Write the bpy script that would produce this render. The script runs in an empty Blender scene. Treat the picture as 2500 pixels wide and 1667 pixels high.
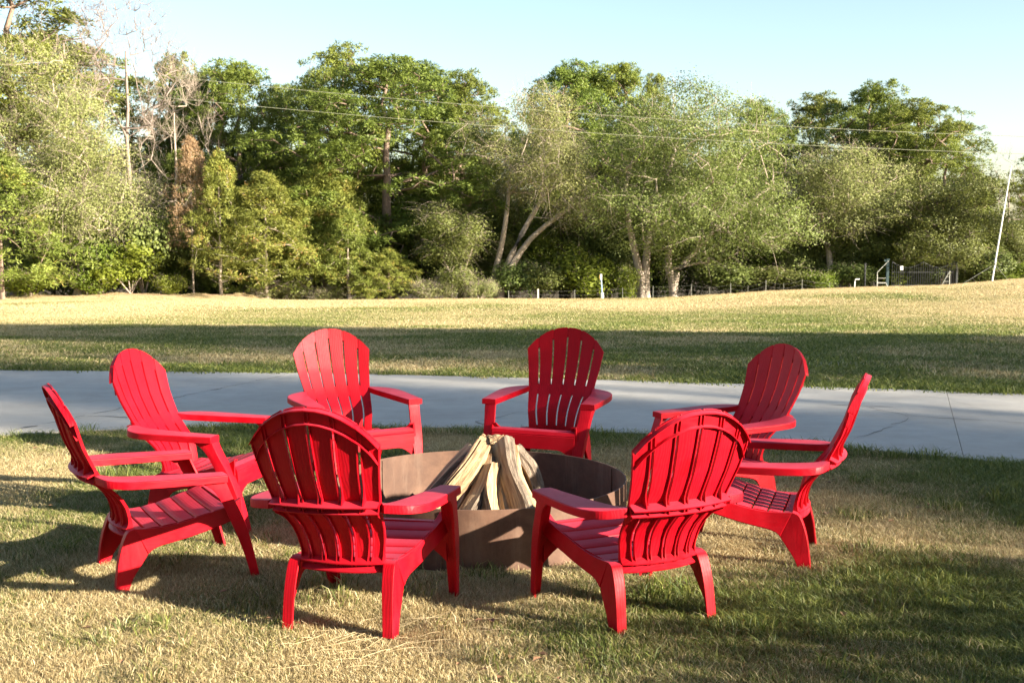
import bpy, math, random
import numpy as np
from mathutils import Vector, Matrix, Euler

R = math.radians
rng = np.random.default_rng(7)
random.seed(7)
scene = bpy.context.scene
col = scene.collection

# ------------------------------------------------------------------ camera
HC = 1.675
PITCH = R(5.297)
cam_d = bpy.data.cameras.new('camera')
cam_d.lens = 41.72
cam_d.sensor_width = 36.0
cam_d.clip_start = 0.05
cam_d.clip_end = 3000
cam_d.dof.use_dof = True
cam_d.dof.focus_distance = 6.6
cam_d.dof.aperture_fstop = 9.0
cam = bpy.data.objects.new('camera', cam_d)
cam.location = (0, 0, HC)
cam.rotation_euler = (R(90) - PITCH, 0, 0)
col.objects.link(cam)
scene.camera = cam

# ------------------------------------------------------------------ light
SUN_TH = R(25.2)      # shadows travel to the left and away from the camera
SUN_EL = R(17.8)
SDIR = Vector((math.cos(SUN_TH) * math.cos(SUN_EL), -math.sin(SUN_TH) * math.cos(SUN_EL), math.sin(SUN_EL)))
world = bpy.data.worlds.new('World')
scene.world = world
world.use_nodes = True
wn = world.node_tree
bg = wn.nodes['Background']
sky = wn.nodes.new('ShaderNodeTexSky')
sky.sky_type = 'NISHITA'
sky.sun_disc = False
sky.sun_elevation = SUN_EL
sky.sun_rotation = math.atan2(SDIR.x, SDIR.y)
sky.altitude = 50
sky.air_density = 1.0
sky.dust_density = 1.0
sky.ozone_density = 1.0
wn.links.new(sky.outputs[0], bg.inputs[0])
bg.inputs[1].default_value = 0.060
sun_d = bpy.data.lights.new('sun', 'SUN')
sun_d.energy = 5.0
sun_d.angle = R(0.55)
sun_d.color = (1.0, 0.89, 0.73)
sun = bpy.data.objects.new('sun', sun_d)
sun.rotation_euler = (-SDIR).to_track_quat('-Z', 'Y').to_euler()
sun.location = SDIR * 60
col.objects.link(sun)
scene.view_settings.view_transform = 'Standard'
scene.view_settings.look = 'None'
scene.view_settings.gamma = 1.0
scene.view_settings.use_curve_mapping = False
scene.view_settings.exposure = 2.28
scene.cycles.max_bounces = 8
scene.cycles.diffuse_bounces = 4
scene.cycles.transparent_max_bounces = 4
scene.cycles.use_denoising = True

# ------------------------------------------------------------------ helpers
def tag(o, label=None, cat=None, group=None, kind=None):
    if label: o['label'] = label
    if cat: o['category'] = cat
    if group: o['group'] = group
    if kind: o['kind'] = kind
    return o

def empty(name, loc=(0, 0, 0), rot=(0, 0, 0)):
    o = bpy.data.objects.new(name, None)
    o.location = loc
    o.rotation_euler = rot
    o.empty_display_size = 0.1
    col.objects.link(o)
    return o

def mesh_obj(name, mesh, parent=None):
    o = bpy.data.objects.new(name, mesh)
    col.objects.link(o)
    if parent: o.parent = parent
    return o

class Geo:
    def __init__(s):
        s.v = []; s.f = []; s.m = []
    def add(s, verts, faces, mat=0):
        n = len(s.v)
        s.v += [tuple(map(float, p)) for p in verts]
        s.f += [tuple(i + n for i in f) for f in faces]
        s.m += [mat] * len(faces)
    def loft(s, secs, caps=True, mat=0):
        k = len(secs[0]); n = len(secs); F = []
        for i in range(n - 1):
            for j in range(k):
                a = i * k + j; b = i * k + (j + 1) % k
                F.append((a, b, b + k, a + k))
        if caps:
            F.append(tuple(range(k))[::-1]); F.append(tuple((n - 1) * k + j for j in range(k)))
        s.add([p for q in secs for p in q], F, mat)
    def box(s, c, d, rot=None):
        P = []
        for x in (-.5, .5):
            for y in (-.5, .5):
                for z in (-.5, .5):
                    p = Vector((x * d[0], y * d[1], z * d[2]))
                    if rot: p = rot @ p
                    P.append(tuple(p + Vector(c)))
        s.add(P, [(0, 1, 3, 2), (4, 6, 7, 5), (0, 4, 5, 1), (2, 3, 7, 6), (0, 2, 6, 4), (1, 5, 7, 3)])
    def tube(s, pts, rad, n=6, mat=0):
        pts = [Vector(p) for p in pts]
        if not hasattr(rad, '__len__'): rad = [rad] * len(pts)
        secs = []
        for i, p in enumerate(pts):
            t = (pts[min(i + 1, len(pts) - 1)] - pts[max(i - 1, 0)]).normalized()
            a = t.orthogonal() if abs(t.z) > .9 else t.cross(Vector((0, 0, 1)))
            a.normalize(); b = t.cross(a)
            secs.append([p + (a * math.cos(2 * math.pi * j / n) + b * math.sin(2 * math.pi * j / n)) * rad[i] for j in range(n)])
        s.loft(secs, True, mat)
    def mesh(s, name, mats, sharp=35):
        me = bpy.data.meshes.new(name)
        me.from_pydata(s.v, [], s.f)
        import bmesh
        bm = bmesh.new(); bm.from_mesh(me)
        bmesh.ops.recalc_face_normals(bm, faces=bm.faces)
        bm.to_mesh(me); bm.free()
        if not isinstance(mats, (list, tuple)): mats = [mats]
        for m in mats: me.materials.append(m)
        if len(mats) > 1: me.polygons.foreach_set('material_index', s.m)
        if sharp:
            me.shade_smooth(); me.set_sharp_from_angle(angle=R(sharp))
        return me
    def build(s, name, mats, parent=None, sharp=35, bevel=None):
        o = mesh_obj(name, s.mesh(name, mats, sharp), parent)
        if bevel:
            b = o.modifiers.new('bevel', 'BEVEL'); b.width = bevel; b.segments = 2
            b.limit_method = 'ANGLE'; b.angle_limit = R(40); b.harden_normals = False
        return o

def quick_mesh(name, V, F4=None, F3=None, mats=(), attrs=None, mi4=None, smooth=False):
    """fast mesh from numpy arrays: quads and / or triangles, float point attributes"""
    me = bpy.data.meshes.new(name)
    n4 = 0 if F4 is None else len(F4); n3 = 0 if F3 is None else len(F3)
    idx = []
    if n4: idx.append(F4.reshape(-1))
    if n3: idx.append(F3.reshape(-1))
    idx = np.concatenate(idx).astype(np.int32)
    me.vertices.add(len(V)); me.vertices.foreach_set('co', np.asarray(V, np.float32).reshape(-1))
    me.loops.add(len(idx)); me.loops.foreach_set('vertex_index', idx)
    me.polygons.add(n4 + n3)
    st = np.concatenate([np.arange(n4) * 4, n4 * 4 + np.arange(n3) * 3]).astype(np.int32)
    me.polygons.foreach_set('loop_start', st)
    if mi4 is not None: me.polygons.foreach_set('material_index', np.asarray(mi4, np.int32))
    me.update(calc_edges=True)
    me.validate()
    for m in mats: me.materials.append(m)
    for k, a in (attrs or {}).items():
        at = me.attributes.new(k, 'FLOAT', 'POINT'); at.data.foreach_set('value', np.asarray(a, np.float32))
    if smooth: me.shade_smooth()
    return me

def dup(root, loc=None, rot=None, scale=None):
    r = root.copy(); col.objects.link(r)
    if loc is not None: r.location = loc
    if rot is not None: r.rotation_euler = rot
    if scale is not None: r.scale = scale
    for ch in list(root.children):
        c = ch.copy(); col.objects.link(c); c.parent = r
        for g in list(ch.children):
            d = g.copy(); col.objects.link(d); d.parent = c
    return r

# value noise in numpy ---------------------------------------------------
_T = np.random.default_rng(11).random((256, 256))
def vnoise(x, y, s=1.0, o=0.0):
    x = np.asarray(x, float) / s + 37.3 + o; y = np.asarray(y, float) / s + 91.7 + o * 1.7
    xi = np.floor(x).astype(int); yi = np.floor(y).astype(int)
    fx = x - xi; fy = y - yi
    fx = fx * fx * (3 - 2 * fx); fy = fy * fy * (3 - 2 * fy)
    g = lambda a, b: _T[a % 256, b % 256]
    return (g(xi, yi) * (1 - fx) + g(xi + 1, yi) * fx) * (1 - fy) + (g(xi, yi + 1) * (1 - fx) + g(xi + 1, yi + 1) * fx) * fy
def fbm(x, y, s=1.0, o=0.0, n=4):
    r = 0; a = 1; t = 0
    for i in range(n):
        r = r + a * vnoise(x, y, s / 2 ** i, o + i * 5.1); t += a; a *= .55
    return r / t

# ------------------------------------------------------------------ materials
class NT:
    def __init__(s, name):
        s.m = bpy.data.materials.new(name); s.m.use_nodes = True
        s.t = s.m.node_tree; s.p = s.t.nodes['Principled BSDF']; s.out = s.t.nodes['Material Output']
    def n(s, typ, **kw):
        nd = s.t.nodes.new(typ)
        for k, v in kw.items():
            if k.startswith('i_'): nd.inputs[k[2:].replace('_', ' ')].default_value = v
            else: setattr(nd, k, v)
        return nd
    def l(s, a, b): s.t.links.new(a, b)
    def ramp(s, fac, stops):
        r = s.n('ShaderNodeValToRGB'); e = r.color_ramp.elements
        while len(e) < len(stops): e.new(0.5)
        for el, (p, c) in zip(e, stops):
            el.position = p; el.color = c if len(c) == 4 else (*c, 1)
        s.l(fac, r.inputs[0]); return r.outputs[0]
    def mix(s, f, a, b, mode='MIX'):
        m = s.n('ShaderNodeMix', data_type='RGBA', blend_type=mode)
        for sock, v in ((m.inputs[0], f), (m.inputs[6], a), (m.inputs[7], b)):
            if hasattr(v, 'links') or isinstance(v, bpy.types.NodeSocket): s.l(v, sock)
            elif isinstance(v, (int, float)): sock.default_value = v
            else: sock.default_value = v if len(v) == 4 else (*v, 1)
        return m.outputs[2]
    def math(s, op, a, b=0.0, c=None, clamp=False):
        m = s.n('ShaderNodeMath', operation=op, use_clamp=clamp)
        for i, v in enumerate((a, b, c)):
            if v is None: continue
            if isinstance(v, bpy.types.NodeSocket): s.l(v, m.inputs[i])
            else: m.inputs[i].default_value = v
        return m.outputs[0]
    def noise(s, vec, scale, detail=4, rough=.55, dist=0.0):
        n = s.n('ShaderNodeTexNoise'); n.inputs['Scale'].default_value = scale
        n.inputs['Detail'].default_value = detail; n.inputs['Roughness'].default_value = rough
        n.inputs['Distortion'].default_value = dist
        if vec is not None: s.l(vec, n.inputs['Vector'])
        return n.outputs[0]
    def mapping(s, vec, scale=(1, 1, 1), rot=(0, 0, 0)):
        m = s.n('ShaderNodeMapping'); m.inputs['Scale'].default_value = scale; m.inputs['Rotation'].default_value = rot
        s.l(vec, m.inputs[0]); return m.outputs[0]
    def bump(s, h, strength=.3, dist=.01, prev=None):
        b = s.n('ShaderNodeBump'); b.inputs['Strength'].default_value = strength; b.inputs['Distance'].default_value = dist
        s.l(h, b.inputs['Height'])
        if prev is not None: s.l(prev, b.inputs['Normal'])
        return b.outputs[0]
    def obj(s): return s.n('ShaderNodeTexCoord').outputs['Object']
    def pos(s): return s.n('ShaderNodeNewGeometry').outputs['Position']

def plastic(name, axis, seed, face=0.0):
    """weathered red resin with a moulded wood grain along the given axis"""
    t = NT(name); v = t.obj()
    sc = {'z': (9, 9, .9), 'x': (1.0, 9, 9), 'y': (9, 1.0, 9)}[axis]
    w = t.n('ShaderNodeTexWave', wave_type='BANDS', bands_direction={'z': 'X', 'x': 'Y', 'y': 'X'}[axis])
    mp = t.mapping(v, sc); t.l(mp, w.inputs['Vector'])
    w.inputs['Scale'].default_value = 2.6; w.inputs['Distortion'].default_value = 7; w.inputs['Detail'].default_value = 2
    w.inputs['Detail Scale'].default_value = 1.2
    n1 = t.noise(v, 5 + seed, 5, .6)
    n2 = t.noise(v, 60, 3, .6)
    base = t.ramp(n1, [(.3, (.30, .0004, .0055)), (.5, (.36, .0005, .007)), (.7, (.42, .0012, .010))])
    geo = t.n('ShaderNodeNewGeometry')
    # chalky sun-faded bloom in soft patches
    fade = t.ramp(t.noise(v, 3.1, 6, .65), [(.45, (0, 0, 0)), (.75, (1, 1, 1))])
    c = t.mix(t.math('MULTIPLY', fade, .16), base, (.42, .02, .032))
    c = t.mix(t.math('MULTIPLY', w.outputs[1], .04), c, (.5, .06, .08))
    # pinker upward faces: sun fading, plus sky sheen painted into the colour
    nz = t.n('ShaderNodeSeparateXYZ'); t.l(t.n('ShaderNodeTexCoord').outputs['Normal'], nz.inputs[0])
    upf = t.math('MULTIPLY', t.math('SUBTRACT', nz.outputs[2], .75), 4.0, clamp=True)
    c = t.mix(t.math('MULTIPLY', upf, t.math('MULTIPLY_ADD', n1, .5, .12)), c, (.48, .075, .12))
    t.l(c, t.p.inputs['Base Color'])
    r = t.math('MULTIPLY_ADD', n2, .16, .42)
    t.l(r, t.p.inputs['Roughness'])
    t.p.inputs['Specular IOR Level'].default_value = .15
    t.l(t.bump(w.outputs[1], .25, .0012, t.bump(n2, .08, .002)), t.p.inputs['Normal'])
    return t.m
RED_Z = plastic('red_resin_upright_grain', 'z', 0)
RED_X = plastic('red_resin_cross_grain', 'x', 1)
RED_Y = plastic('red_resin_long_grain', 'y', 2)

def foliage(name, dark, light, dry, dryamt=.15, trans=.35, hue_j=.5):
    t = NT(name)
    a = t.n('ShaderNodeAttribute', attribute_name='tint').outputs['Fac']
    oi = t.n('ShaderNodeObjectInfo').outputs['Random']
    c = t.ramp(a, [(0.0, dark), (.62, light), (1 - dryamt, light), (1.0, dry)])
    hsv = t.n('ShaderNodeHueSaturation'); t.l(c, hsv.inputs['Color'])
    t.l(t.math('MULTIPLY_ADD', oi, .035 * hue_j * 2, .5 - .035 * hue_j), hsv.inputs['Hue'])
    t.l(t.math('MULTIPLY_ADD', t.math('FRACT', t.math('MULTIPLY', oi, 7.3)), .35, .82), hsv.inputs['Value'])
    t.l(hsv.outputs[0], t.p.inputs['Base Color'])
    t.p.inputs['Roughness'].default_value = .55
    t.p.inputs['Specular IOR Level'].default_value = .3
    tr = t.n('ShaderNodeBsdfTranslucent'); t.l(hsv.outputs[0], tr.inputs[0])
    mx = t.n('ShaderNodeMixShader'); mx.inputs[0].default_value = trans
    t.l(t.p.outputs[0], mx.inputs[1]); t.l(tr.outputs[0], mx.inputs[2]); t.l(mx.outputs[0], t.out.inputs[0])
    return t.m

def bark(name, a, b, scale=6):
    t = NT(name); v = t.obj()
    n = t.noise(t.mapping(v, (3, 3, .6)), scale, 6, .7, .6)
    oi = t.n('ShaderNodeObjectInfo').outputs['Random']
    c = t.ramp(n, [(.3, a), (.7, b)])
    t.l(c, t.p.inputs['Base Color']); t.p.inputs['Roughness'].default_value = .9
    t.l(t.bump(n, .8, .05), t.p.inputs['Normal'])
    return t.m
M = {}
M['pine'] = foliage('pine_needles', (.055, .085, .013), (.195, .235, .040), (.31, .27, .06), .12, .35)
M['pine_young'] = foliage('young_pine_needles', (.10, .135, .022), (.24, .275, .055), (.42, .25, .07), .18, .4)
M['pine_dark'] = foliage('dark_pine_needles', (.02, .045, .014), (.05, .085, .024), (.08, .09, .03), .1, .25)
M['leaf_pale'] = foliage('pale_olive_leaves', (.13, .15, .045), (.27, .29, .10), (.40, .37, .19), .25, .45)
M['leaf_elm'] = foliage('olive_green_leaves', (.075, .105, .024), (.19, .225, .058), (.27, .26, .095), .10, .4, .25)
M['leaf_oak'] = foliage('dense_green_leaves', (.06, .085, .02), (.165, .20, .05), (.24, .22, .08), .1, .35)
M['leaf_bright'] = foliage('bright_green_leaves', (.07, .105, .012), (.20, .25, .03), (.27, .25, .06), .1, .45)
M['dead'] = foliage('dead_brown_needles', (.16, .09, .05), (.33, .20, .12), (.42, .28, .17), .2, .3)
M['dead_red'] = foliage('reddish_dry_buds', (.19, .14, .115), (.28, .21, .17), (.34, .27, .21), .2, .3)
M['bark'] = bark('pine_bark', (.10, .07, .05), (.27, .19, .14))
M['bark_pale'] = bark('pale_grey_bark', (.20, .16, .12), (.46, .38, .30))
M['bark_dead'] = bark('dead_silver_wood', (.14, .11, .09), (.29, .23, .19))
M['bark_dark'] = bark('dark_wood_bark', (.05, .04, .03), (.13, .10, .075))

# ------------------------------------------------------------------ terrain
PX = lambda d: d * 2500 / 2352.0
CREST = np.array([(-3000, 735), (0, 737), (850, 734), (1400, 731), (1600, 728), (1900, 710), (2100, 703), (2300, 698), (2420, 688), (2500, 680), (3000, 672), (6000, 665)], float)
def crest_z(x, y=95.0):
    u = 1250 + 2897 * x / 95.0
    return HC - (np.interp(u, CREST[:, 0], CREST[:, 1]) - 565) / 2897 * 95.0
def zground(x, y):
    x = np.asarray(x, float); y = np.asarray(y, float)
    zc = crest_z(x * 95 / np.maximum(y, 40))
    t = np.clip((y - 15) / 80, 0, None)
    a = zc * np.clip(t, 0, 1) ** 1.03
    b = np.where(y > 95, -(1 - np.exp(-(y - 95) / 18)) * 3.4, 0)
    far = np.clip((y - 25) / 30, 0, 1)
    und = (fbm(x, y, 18, 3, 2) - .5) * .35 * far * np.clip((110 - y) / 15 , 0, 1)
    bank = .75 * np.exp(-((y - 97) / 2.6) ** 2) * np.clip((-x - 19) / 3, 0, 1) * np.clip((x + 43) / 4, 0, 1) * (.5 + fbm(x, y, 5, 9, 3))
    near = (fbm(x, y, 1.6, 2, 3) - .5) * .02 * np.clip((14 - y) / 4, 0, 1)
    return a + b + und + bank + near
def zg(x, y): return float(zground(x, y))

DN = [(-40, 5.0), (-14, 8.3), (-8, 9.1), (-4.18, 9.52), (-3.2, 9.84), (-2.51, 9.97), (-.65, 9.90), (1.09, 9.62), (2.42, 9.02), (3.66, 8.36), (5.2, 7.45), (8, 5.4), (12, 2.3), (20, -5), (40, -26)]
DF = [(-40, 15.5), (-14, 14.4), (-6.11, 14.07), (-2.54, 13.80), (.12, 13.30), (2.47, 12.76), (3.4, 12.48), (5.25, 12.0), (9, 10.6), (14, 8.0), (20, 4.2), (28, -2), (40, -12)]
DNa, DFa = np.array(DN), np.array(DF)
def on_drive(x, y, m=0.0):
    return (y > np.interp(x, DNa[:, 0], DNa[:, 1]) - m) & (y < np.interp(x, DFa[:, 0], DFa[:, 1]) + m)
def edge_dist(x, y):
    return np.minimum(np.abs(y - np.interp(x, DNa[:, 0], DNa[:, 1])), np.abs(y - np.interp(x, DFa[:, 0], DFa[:, 1])))
PIT = (-.17, 6.56); PR = .81; PH = .31
def green(x, y):
    g = fbm(x, y, 1.5, 0, 4) * .75 + fbm(x, y * 1.0, .45, 4, 3) * .25
    g = (g - .5) * 2.8 + .54
    g = g + .42 * np.exp(-(edge_dist(x, y) / .55) ** 2)
    g = g + .05 * np.exp(-((x - 3.0) / 2.2) ** 2 - ((y - 5.4) / 2.2) ** 2) + .15 * np.exp(-((x - 1.2) / .8) ** 2 - ((y - 5.2) / .5) ** 2)
    g = g - .30 * np.exp(-((x + .5) / 1.7) ** 2 - ((y - 4.5) / .65) ** 2)
    d = np.hypot(x - PIT[0], y - PIT[1]); g = g - .25 * np.exp(-((d - 1.0) / .35) ** 2)
    far = np.clip((y - 16) / 20, 0, 1)
    g = g * (1 - far) + far * (.24 - .12 * np.clip((y - 40) / 40, 0, 1) + (fbm(x, y * .45, 9, 8, 4) - .5) * 1.7 + .12 * np.clip((x + 5) / 15, -.6, .6))
    g = g - .35 * np.clip((y - 75) / 20, 0, 1) * np.clip((x - 8) / 12, 0, 1)
    return np.clip(g, 0, 1)
def bare(x, y):
    b = np.clip((fbm(x, y * 2.2, 1.5, 6, 5) - .52) * 9, 0, 1)
    k = np.clip((x - 1.6) / 1.5, 0, 1) * np.clip((y - 13.4) / .8, 0, 1) * np.clip((24 - y) / 3, 0, 1)
    b2 = np.clip((fbm(x, y, 2.2, 16, 4) - .57) * 6, 0, 1) * np.clip((12 - y) / 2, 0, 1) * .35
    bank = 0; wood = 0
    return np.clip(np.maximum(np.maximum(b * k, b2), np.maximum(bank, wood)), 0, 1)

def ground_material():
    t = NT('lawn_soil_and_turf'); P = t.pos()
    g = t.n('ShaderNodeAttribute', attribute_name='green').outputs['Fac']
    b = t.n('ShaderNodeAttribute', attribute_name='bare').outputs['Fac']
    w = t.n('ShaderNodeAttribute', attribute_name='wood').outputs['Fac']
    nf = t.noise(P, 55, 6, .75); nm = t.noise(P, 7, 5, .6)
    nl = t.noise(t.mapping(P, (.35, 1.4, 1)), 1.1, 6, .7)
    straw = t.ramp(nf, [(.28, (.22, .165, .075)), (.5, (.44, .36, .19)), (.75, (.62, .53, .31))])
    grn = t.ramp(nf, [(.28, (.06, .075, .018)), (.5, (.165, .18, .045)), (.75, (.33, .33, .11))])
    gg = t.math('ADD', t.math('MULTIPLY_ADD', t.math('SUBTRACT', nl, .5), 1.6, g), t.math('MULTIPLY', t.math('SUBTRACT', nm, .5), .5), clamp=True)
    c = t.mix(gg, straw, grn)
    dirt = t.ramp(nf, [(.25, (.20, .17, .135)), (.6, (.40, .36, .30)), (.8, (.52, .48, .41))])
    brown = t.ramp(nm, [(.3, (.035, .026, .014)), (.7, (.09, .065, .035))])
    bankc = t.ramp(nm, [(.3, (.24, .14, .08)), (.7, (.50, .34, .20))])
    bk = t.n('ShaderNodeAttribute', attribute_name='bank').outputs['Fac']
    c = t.mix(b, c, dirt)
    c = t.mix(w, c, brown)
    c = t.mix(bk, c, bankc)
    t.l(c, t.p.inputs['Base Color']); t.p.inputs['Roughness'].default_value = .95
    t.p.inputs['Specular IOR Level'].default_value = .15
    t.l(t.bump(nf, .9, .03, t.bump(nm, .5, .05)), t.p.inputs['Normal'])
    return t.m

def build_ground():
    # one sheet, fine near the camera, coarse towards the horizon
    def axis(lst):
        out = []
        for a, b, st in lst: out += list(np.arange(a, b, st))
        return np.array(out + [lst[-1][1]])
    xs = axis([(-700, -100, 60), (-100, -20, 2.5), (-20, -8, .5), (-8, 8, .16), (8, 20, .5), (20, 100, 2.5), (100, 700, 60)])
    ys = axis([(-300, -20, 28), (-20, 2, 2), (2, 12, .16), (12, 30, .35), (30, 80, 1.2), (80, 104, .5), (104, 160, 4), (160, 900, 74)])
    X, Y = np.meshgrid(xs, ys)
    Z = zground(X, Y)
    V = np.stack([X, Y, Z], -1).reshape(-1, 3)
    ny, nx = X.shape
    i = (np.arange(ny - 1)[:, None] * nx + np.arange(nx - 1)[None]).reshape(-1)
    F = np.stack([i, i + 1, i + nx + 1, i + nx], 1)
    x, y = V[:, 0], V[:, 1]
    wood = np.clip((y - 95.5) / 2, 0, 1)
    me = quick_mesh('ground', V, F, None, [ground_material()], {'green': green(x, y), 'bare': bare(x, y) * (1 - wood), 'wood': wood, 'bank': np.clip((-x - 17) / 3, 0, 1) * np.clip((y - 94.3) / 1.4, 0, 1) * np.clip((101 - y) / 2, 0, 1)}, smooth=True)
    return tag(mesh_obj('ground', me), kind='structure')
build_ground()

# ------------------------------------------------------------------ driveway
def concrete():
    t = NT('driveway_concrete'); P = t.pos()
    n1 = t.noise(P, 1.1, 9, .72); n2 = t.noise(P, 14, 6, .7); nb = t.noise(P, .35, 5, .6); n3 = t.noise(P, 180, 3, .6)
    st = t.noise(t.mapping(P, (.25, 2.2, 1), (0, 0, R(-10))), 1.7, 6, .7)
    c = t.ramp(n1, [(.3, (.26, .245, .215)), (.55, (.36, .345, .31)), (.7, (.43, .41, .37))])
    c = t.mix(t.math('MULTIPLY', t.ramp(nb, [(.45, (0, 0, 0)), (.62, (1, 1, 1))]), .35), c, (.27, .25, .21))
    c = t.mix(t.math('MULTIPLY', t.ramp(st, [(.48, (0, 0, 0)), (.72, (1, 1, 1))]), .35), c, (.22, .195, .165))
    c = t.mix(t.math('MULTIPLY', n2, .3), c, (.50, .45, .39))
    c = t.mix(t.ramp(n3, [(.33, (.35, .35, .35)), (.42, (0, 0, 0))]), c, (.17, .16, .15))
    t.l(c, t.p.inputs['Base Color']); t.p.inputs['Roughness'].default_value = .85
    t.l(t.bump(n3, .25, .003, t.bump(n2, .25, .006)), t.p.inputs['Normal'])
    return t.m
CONC = concrete()
def build_driveway():
    root = empty('driveway'); tag(root, kind='structure')
    # joints run across the driveway; J = list of (near point, far point)
    J = [((-40, 5.0), (-40, 15.5)), ((-4.22, 9.50), (-2.50, 13.80)), ((3.30, 8.60), (4.5, 12.20)), ((9.2, 4.5), (12.2, 8.9)), ((40, -26), (40, -12))]
    for k in range(4):
        g = Geo()
        (n0, f0), (n1, f1) = J[k], J[k + 1]
        e = .012
        ea, eb = (.0025 if k == 2 else e), (.0025 if k == 1 else e)
        xa, xb = n0[0] + ea, n1[0] - eb; fa, fb = f0[0] + ea, f1[0] - eb
        N = max(8, int((xb - xa) / .35)) ; N = min(N, 50)
        secs = []
        for i in range(N + 1):
            s = i / N
            xn = xa + (xb - xa) * s; xf = fa + (fb - fa) * s
            yn = np.interp(xn, DNa[:, 0], DNa[:, 1]); yf = np.interp(xf, DFa[:, 0], DFa[:, 1])
            row = []
            for j in range(7):
                u = j / 6
                row.append((xn + (xf - xn) * u, yn + (yf - yn) * u, .028 + .004 * (k % 2)))
            secs.append(row)
        V = [p for r_ in secs for p in r_]; F = []
        for i in range(N):
            for j in range(6):
                a = i * 7 + j; F.append((a, a + 7, a + 8, a + 1))
        # skirts down into the soil
        nb = len(V)
        ring = [i * 7 for i in range(N + 1)] + [N * 7 + j for j in range(1, 7)] + [i * 7 + 6 for i in range(N - 1, -1, -1)] + [j for j in range(5, 0, -1)]
        V += [(V[r_][0], V[r_][1], -.12) for r_ in ring]
        for q in range(len(ring)):
            q2 = (q + 1) % len(ring)
            F.append((ring[q], nb + q, nb + q2, ring[q2]))
        g.add(V, F)
        g.build('slab', CONC, root, 30)
    # cracks: thin dark crevices lying in the surface
    tm = NT('crack_shadowed_soil'); tm.p.inputs['Base Color'].default_value = (.03, .027, .022, 1); tm.p.inputs['Roughness'].default_value = 1
    def crack(pts, w, zc=.0365):
        r = random.Random(int(abs(pts[0][0]) * 100))
        P = []
        for (x0, y0), (x1, y1) in zip(pts[:-1], pts[1:]):
            n = max(2, int(math.hypot(x1 - x0, y1 - y0) / .12))
            for i in range(n):
                s = i / n; P.append((x0 + (x1 - x0) * s + r.uniform(-.03, .03), y0 + (y1 - y0) * s + r.uniform(-.03, .03)))
        P.append(pts[-1])
        V, F = [], []
        for i, (x, y) in enumerate(P):
            ww = w * r.uniform(.3, 1.3) * (1 if 0 < i < len(P) - 1 else .1)
            V += [(x - .2 * ww, y - ww, zc), (x + .2 * ww, y + ww, zc)]
        for i in range(len(P) - 1): F.append((2 * i, 2 * i + 1, 2 * i + 3, 2 * i + 2))
        g = Geo(); g.add(V, F)
        g.build('crack', tm.m, root, 0)
    crack([(-3.95, 10.05), (-3.75, 10.48), (-3.25, 10.36), (-2.8, 10.42)], .007)
    crack([(-.22, 9.95), (-.3, 10.2), (-.1, 10.5), (.1, 10.75)], .009)
    crack([(3.3, 11.1), (3.55, 10.5), (3.2, 9.9), (2.7, 9.3)], .008)
    crack([(3.0, 11.2), (3.6, 11.05), (3.55, 10.5), (4.6, 10.0), (5.6, 9.6)], .006)
    crack([(4.3, 11.6), (4.35, 10.9), (4.25, 10.2)], .005)
    crack([(-4.22, 9.52), (-3.36, 11.65), (-2.5, 13.8)], .022)
    g = Geo(); g.add([(-4.24, 9.5, .014), (-4.19, 9.5, .014), (-2.475, 13.8, .014), (-2.525, 13.8, .014)], [(0, 1, 2, 3)]); g.build('joint', tm.m, root, 0)
    return root
build_driveway()

# ------------------------------------------------------------------ lawn grass (one mass, instanced tufts)
def blade_material():
    t = NT('grass_blades')
    a = t.n('ShaderNodeAttribute', attribute_name='tint').outputs['Fac']
    g = t.n('ShaderNodeAttribute', attribute_type='INSTANCER', attribute_name='green').outputs['Fac']
    k = t.math('SUBTRACT', t.math('MULTIPLY_ADD', g, 1.5, -.25), a)
    k = t.math('MULTIPLY_ADD', k, 2.2, .5, clamp=True)
    a2 = t.math('FRACT', t.math('MULTIPLY', a, 17.0))
    straw = t.ramp(a2, [(0, (.24, .165, .07)), (.5, (.47, .37, .185)), (1, (.68, .58, .35))])
    gr = t.ramp(a2, [(0, (.055, .085, .014)), (.6, (.14, .175, .035)), (1, (.28, .29, .075))])
    c = t.mix(k, straw, gr)
    t.l(c, t.p.inputs['Base Color']); t.p.inputs['Roughness'].default_value = .5
    t.p.inputs['Specular IOR Level'].default_value = .35
    tr = t.n('ShaderNodeBsdfTranslucent'); t.l(c, tr.inputs[0])
    mx = t.n('ShaderNodeMixShader'); mx.inputs[0].default_value = .35
    t.l(t.p.outputs[0], mx.inputs[1]); t.l(tr.outputs[0], mx.inputs[2]); t.l(mx.outputs[0], t.out.inputs[0])
    return t.m
BLADE = blade_material()
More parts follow.
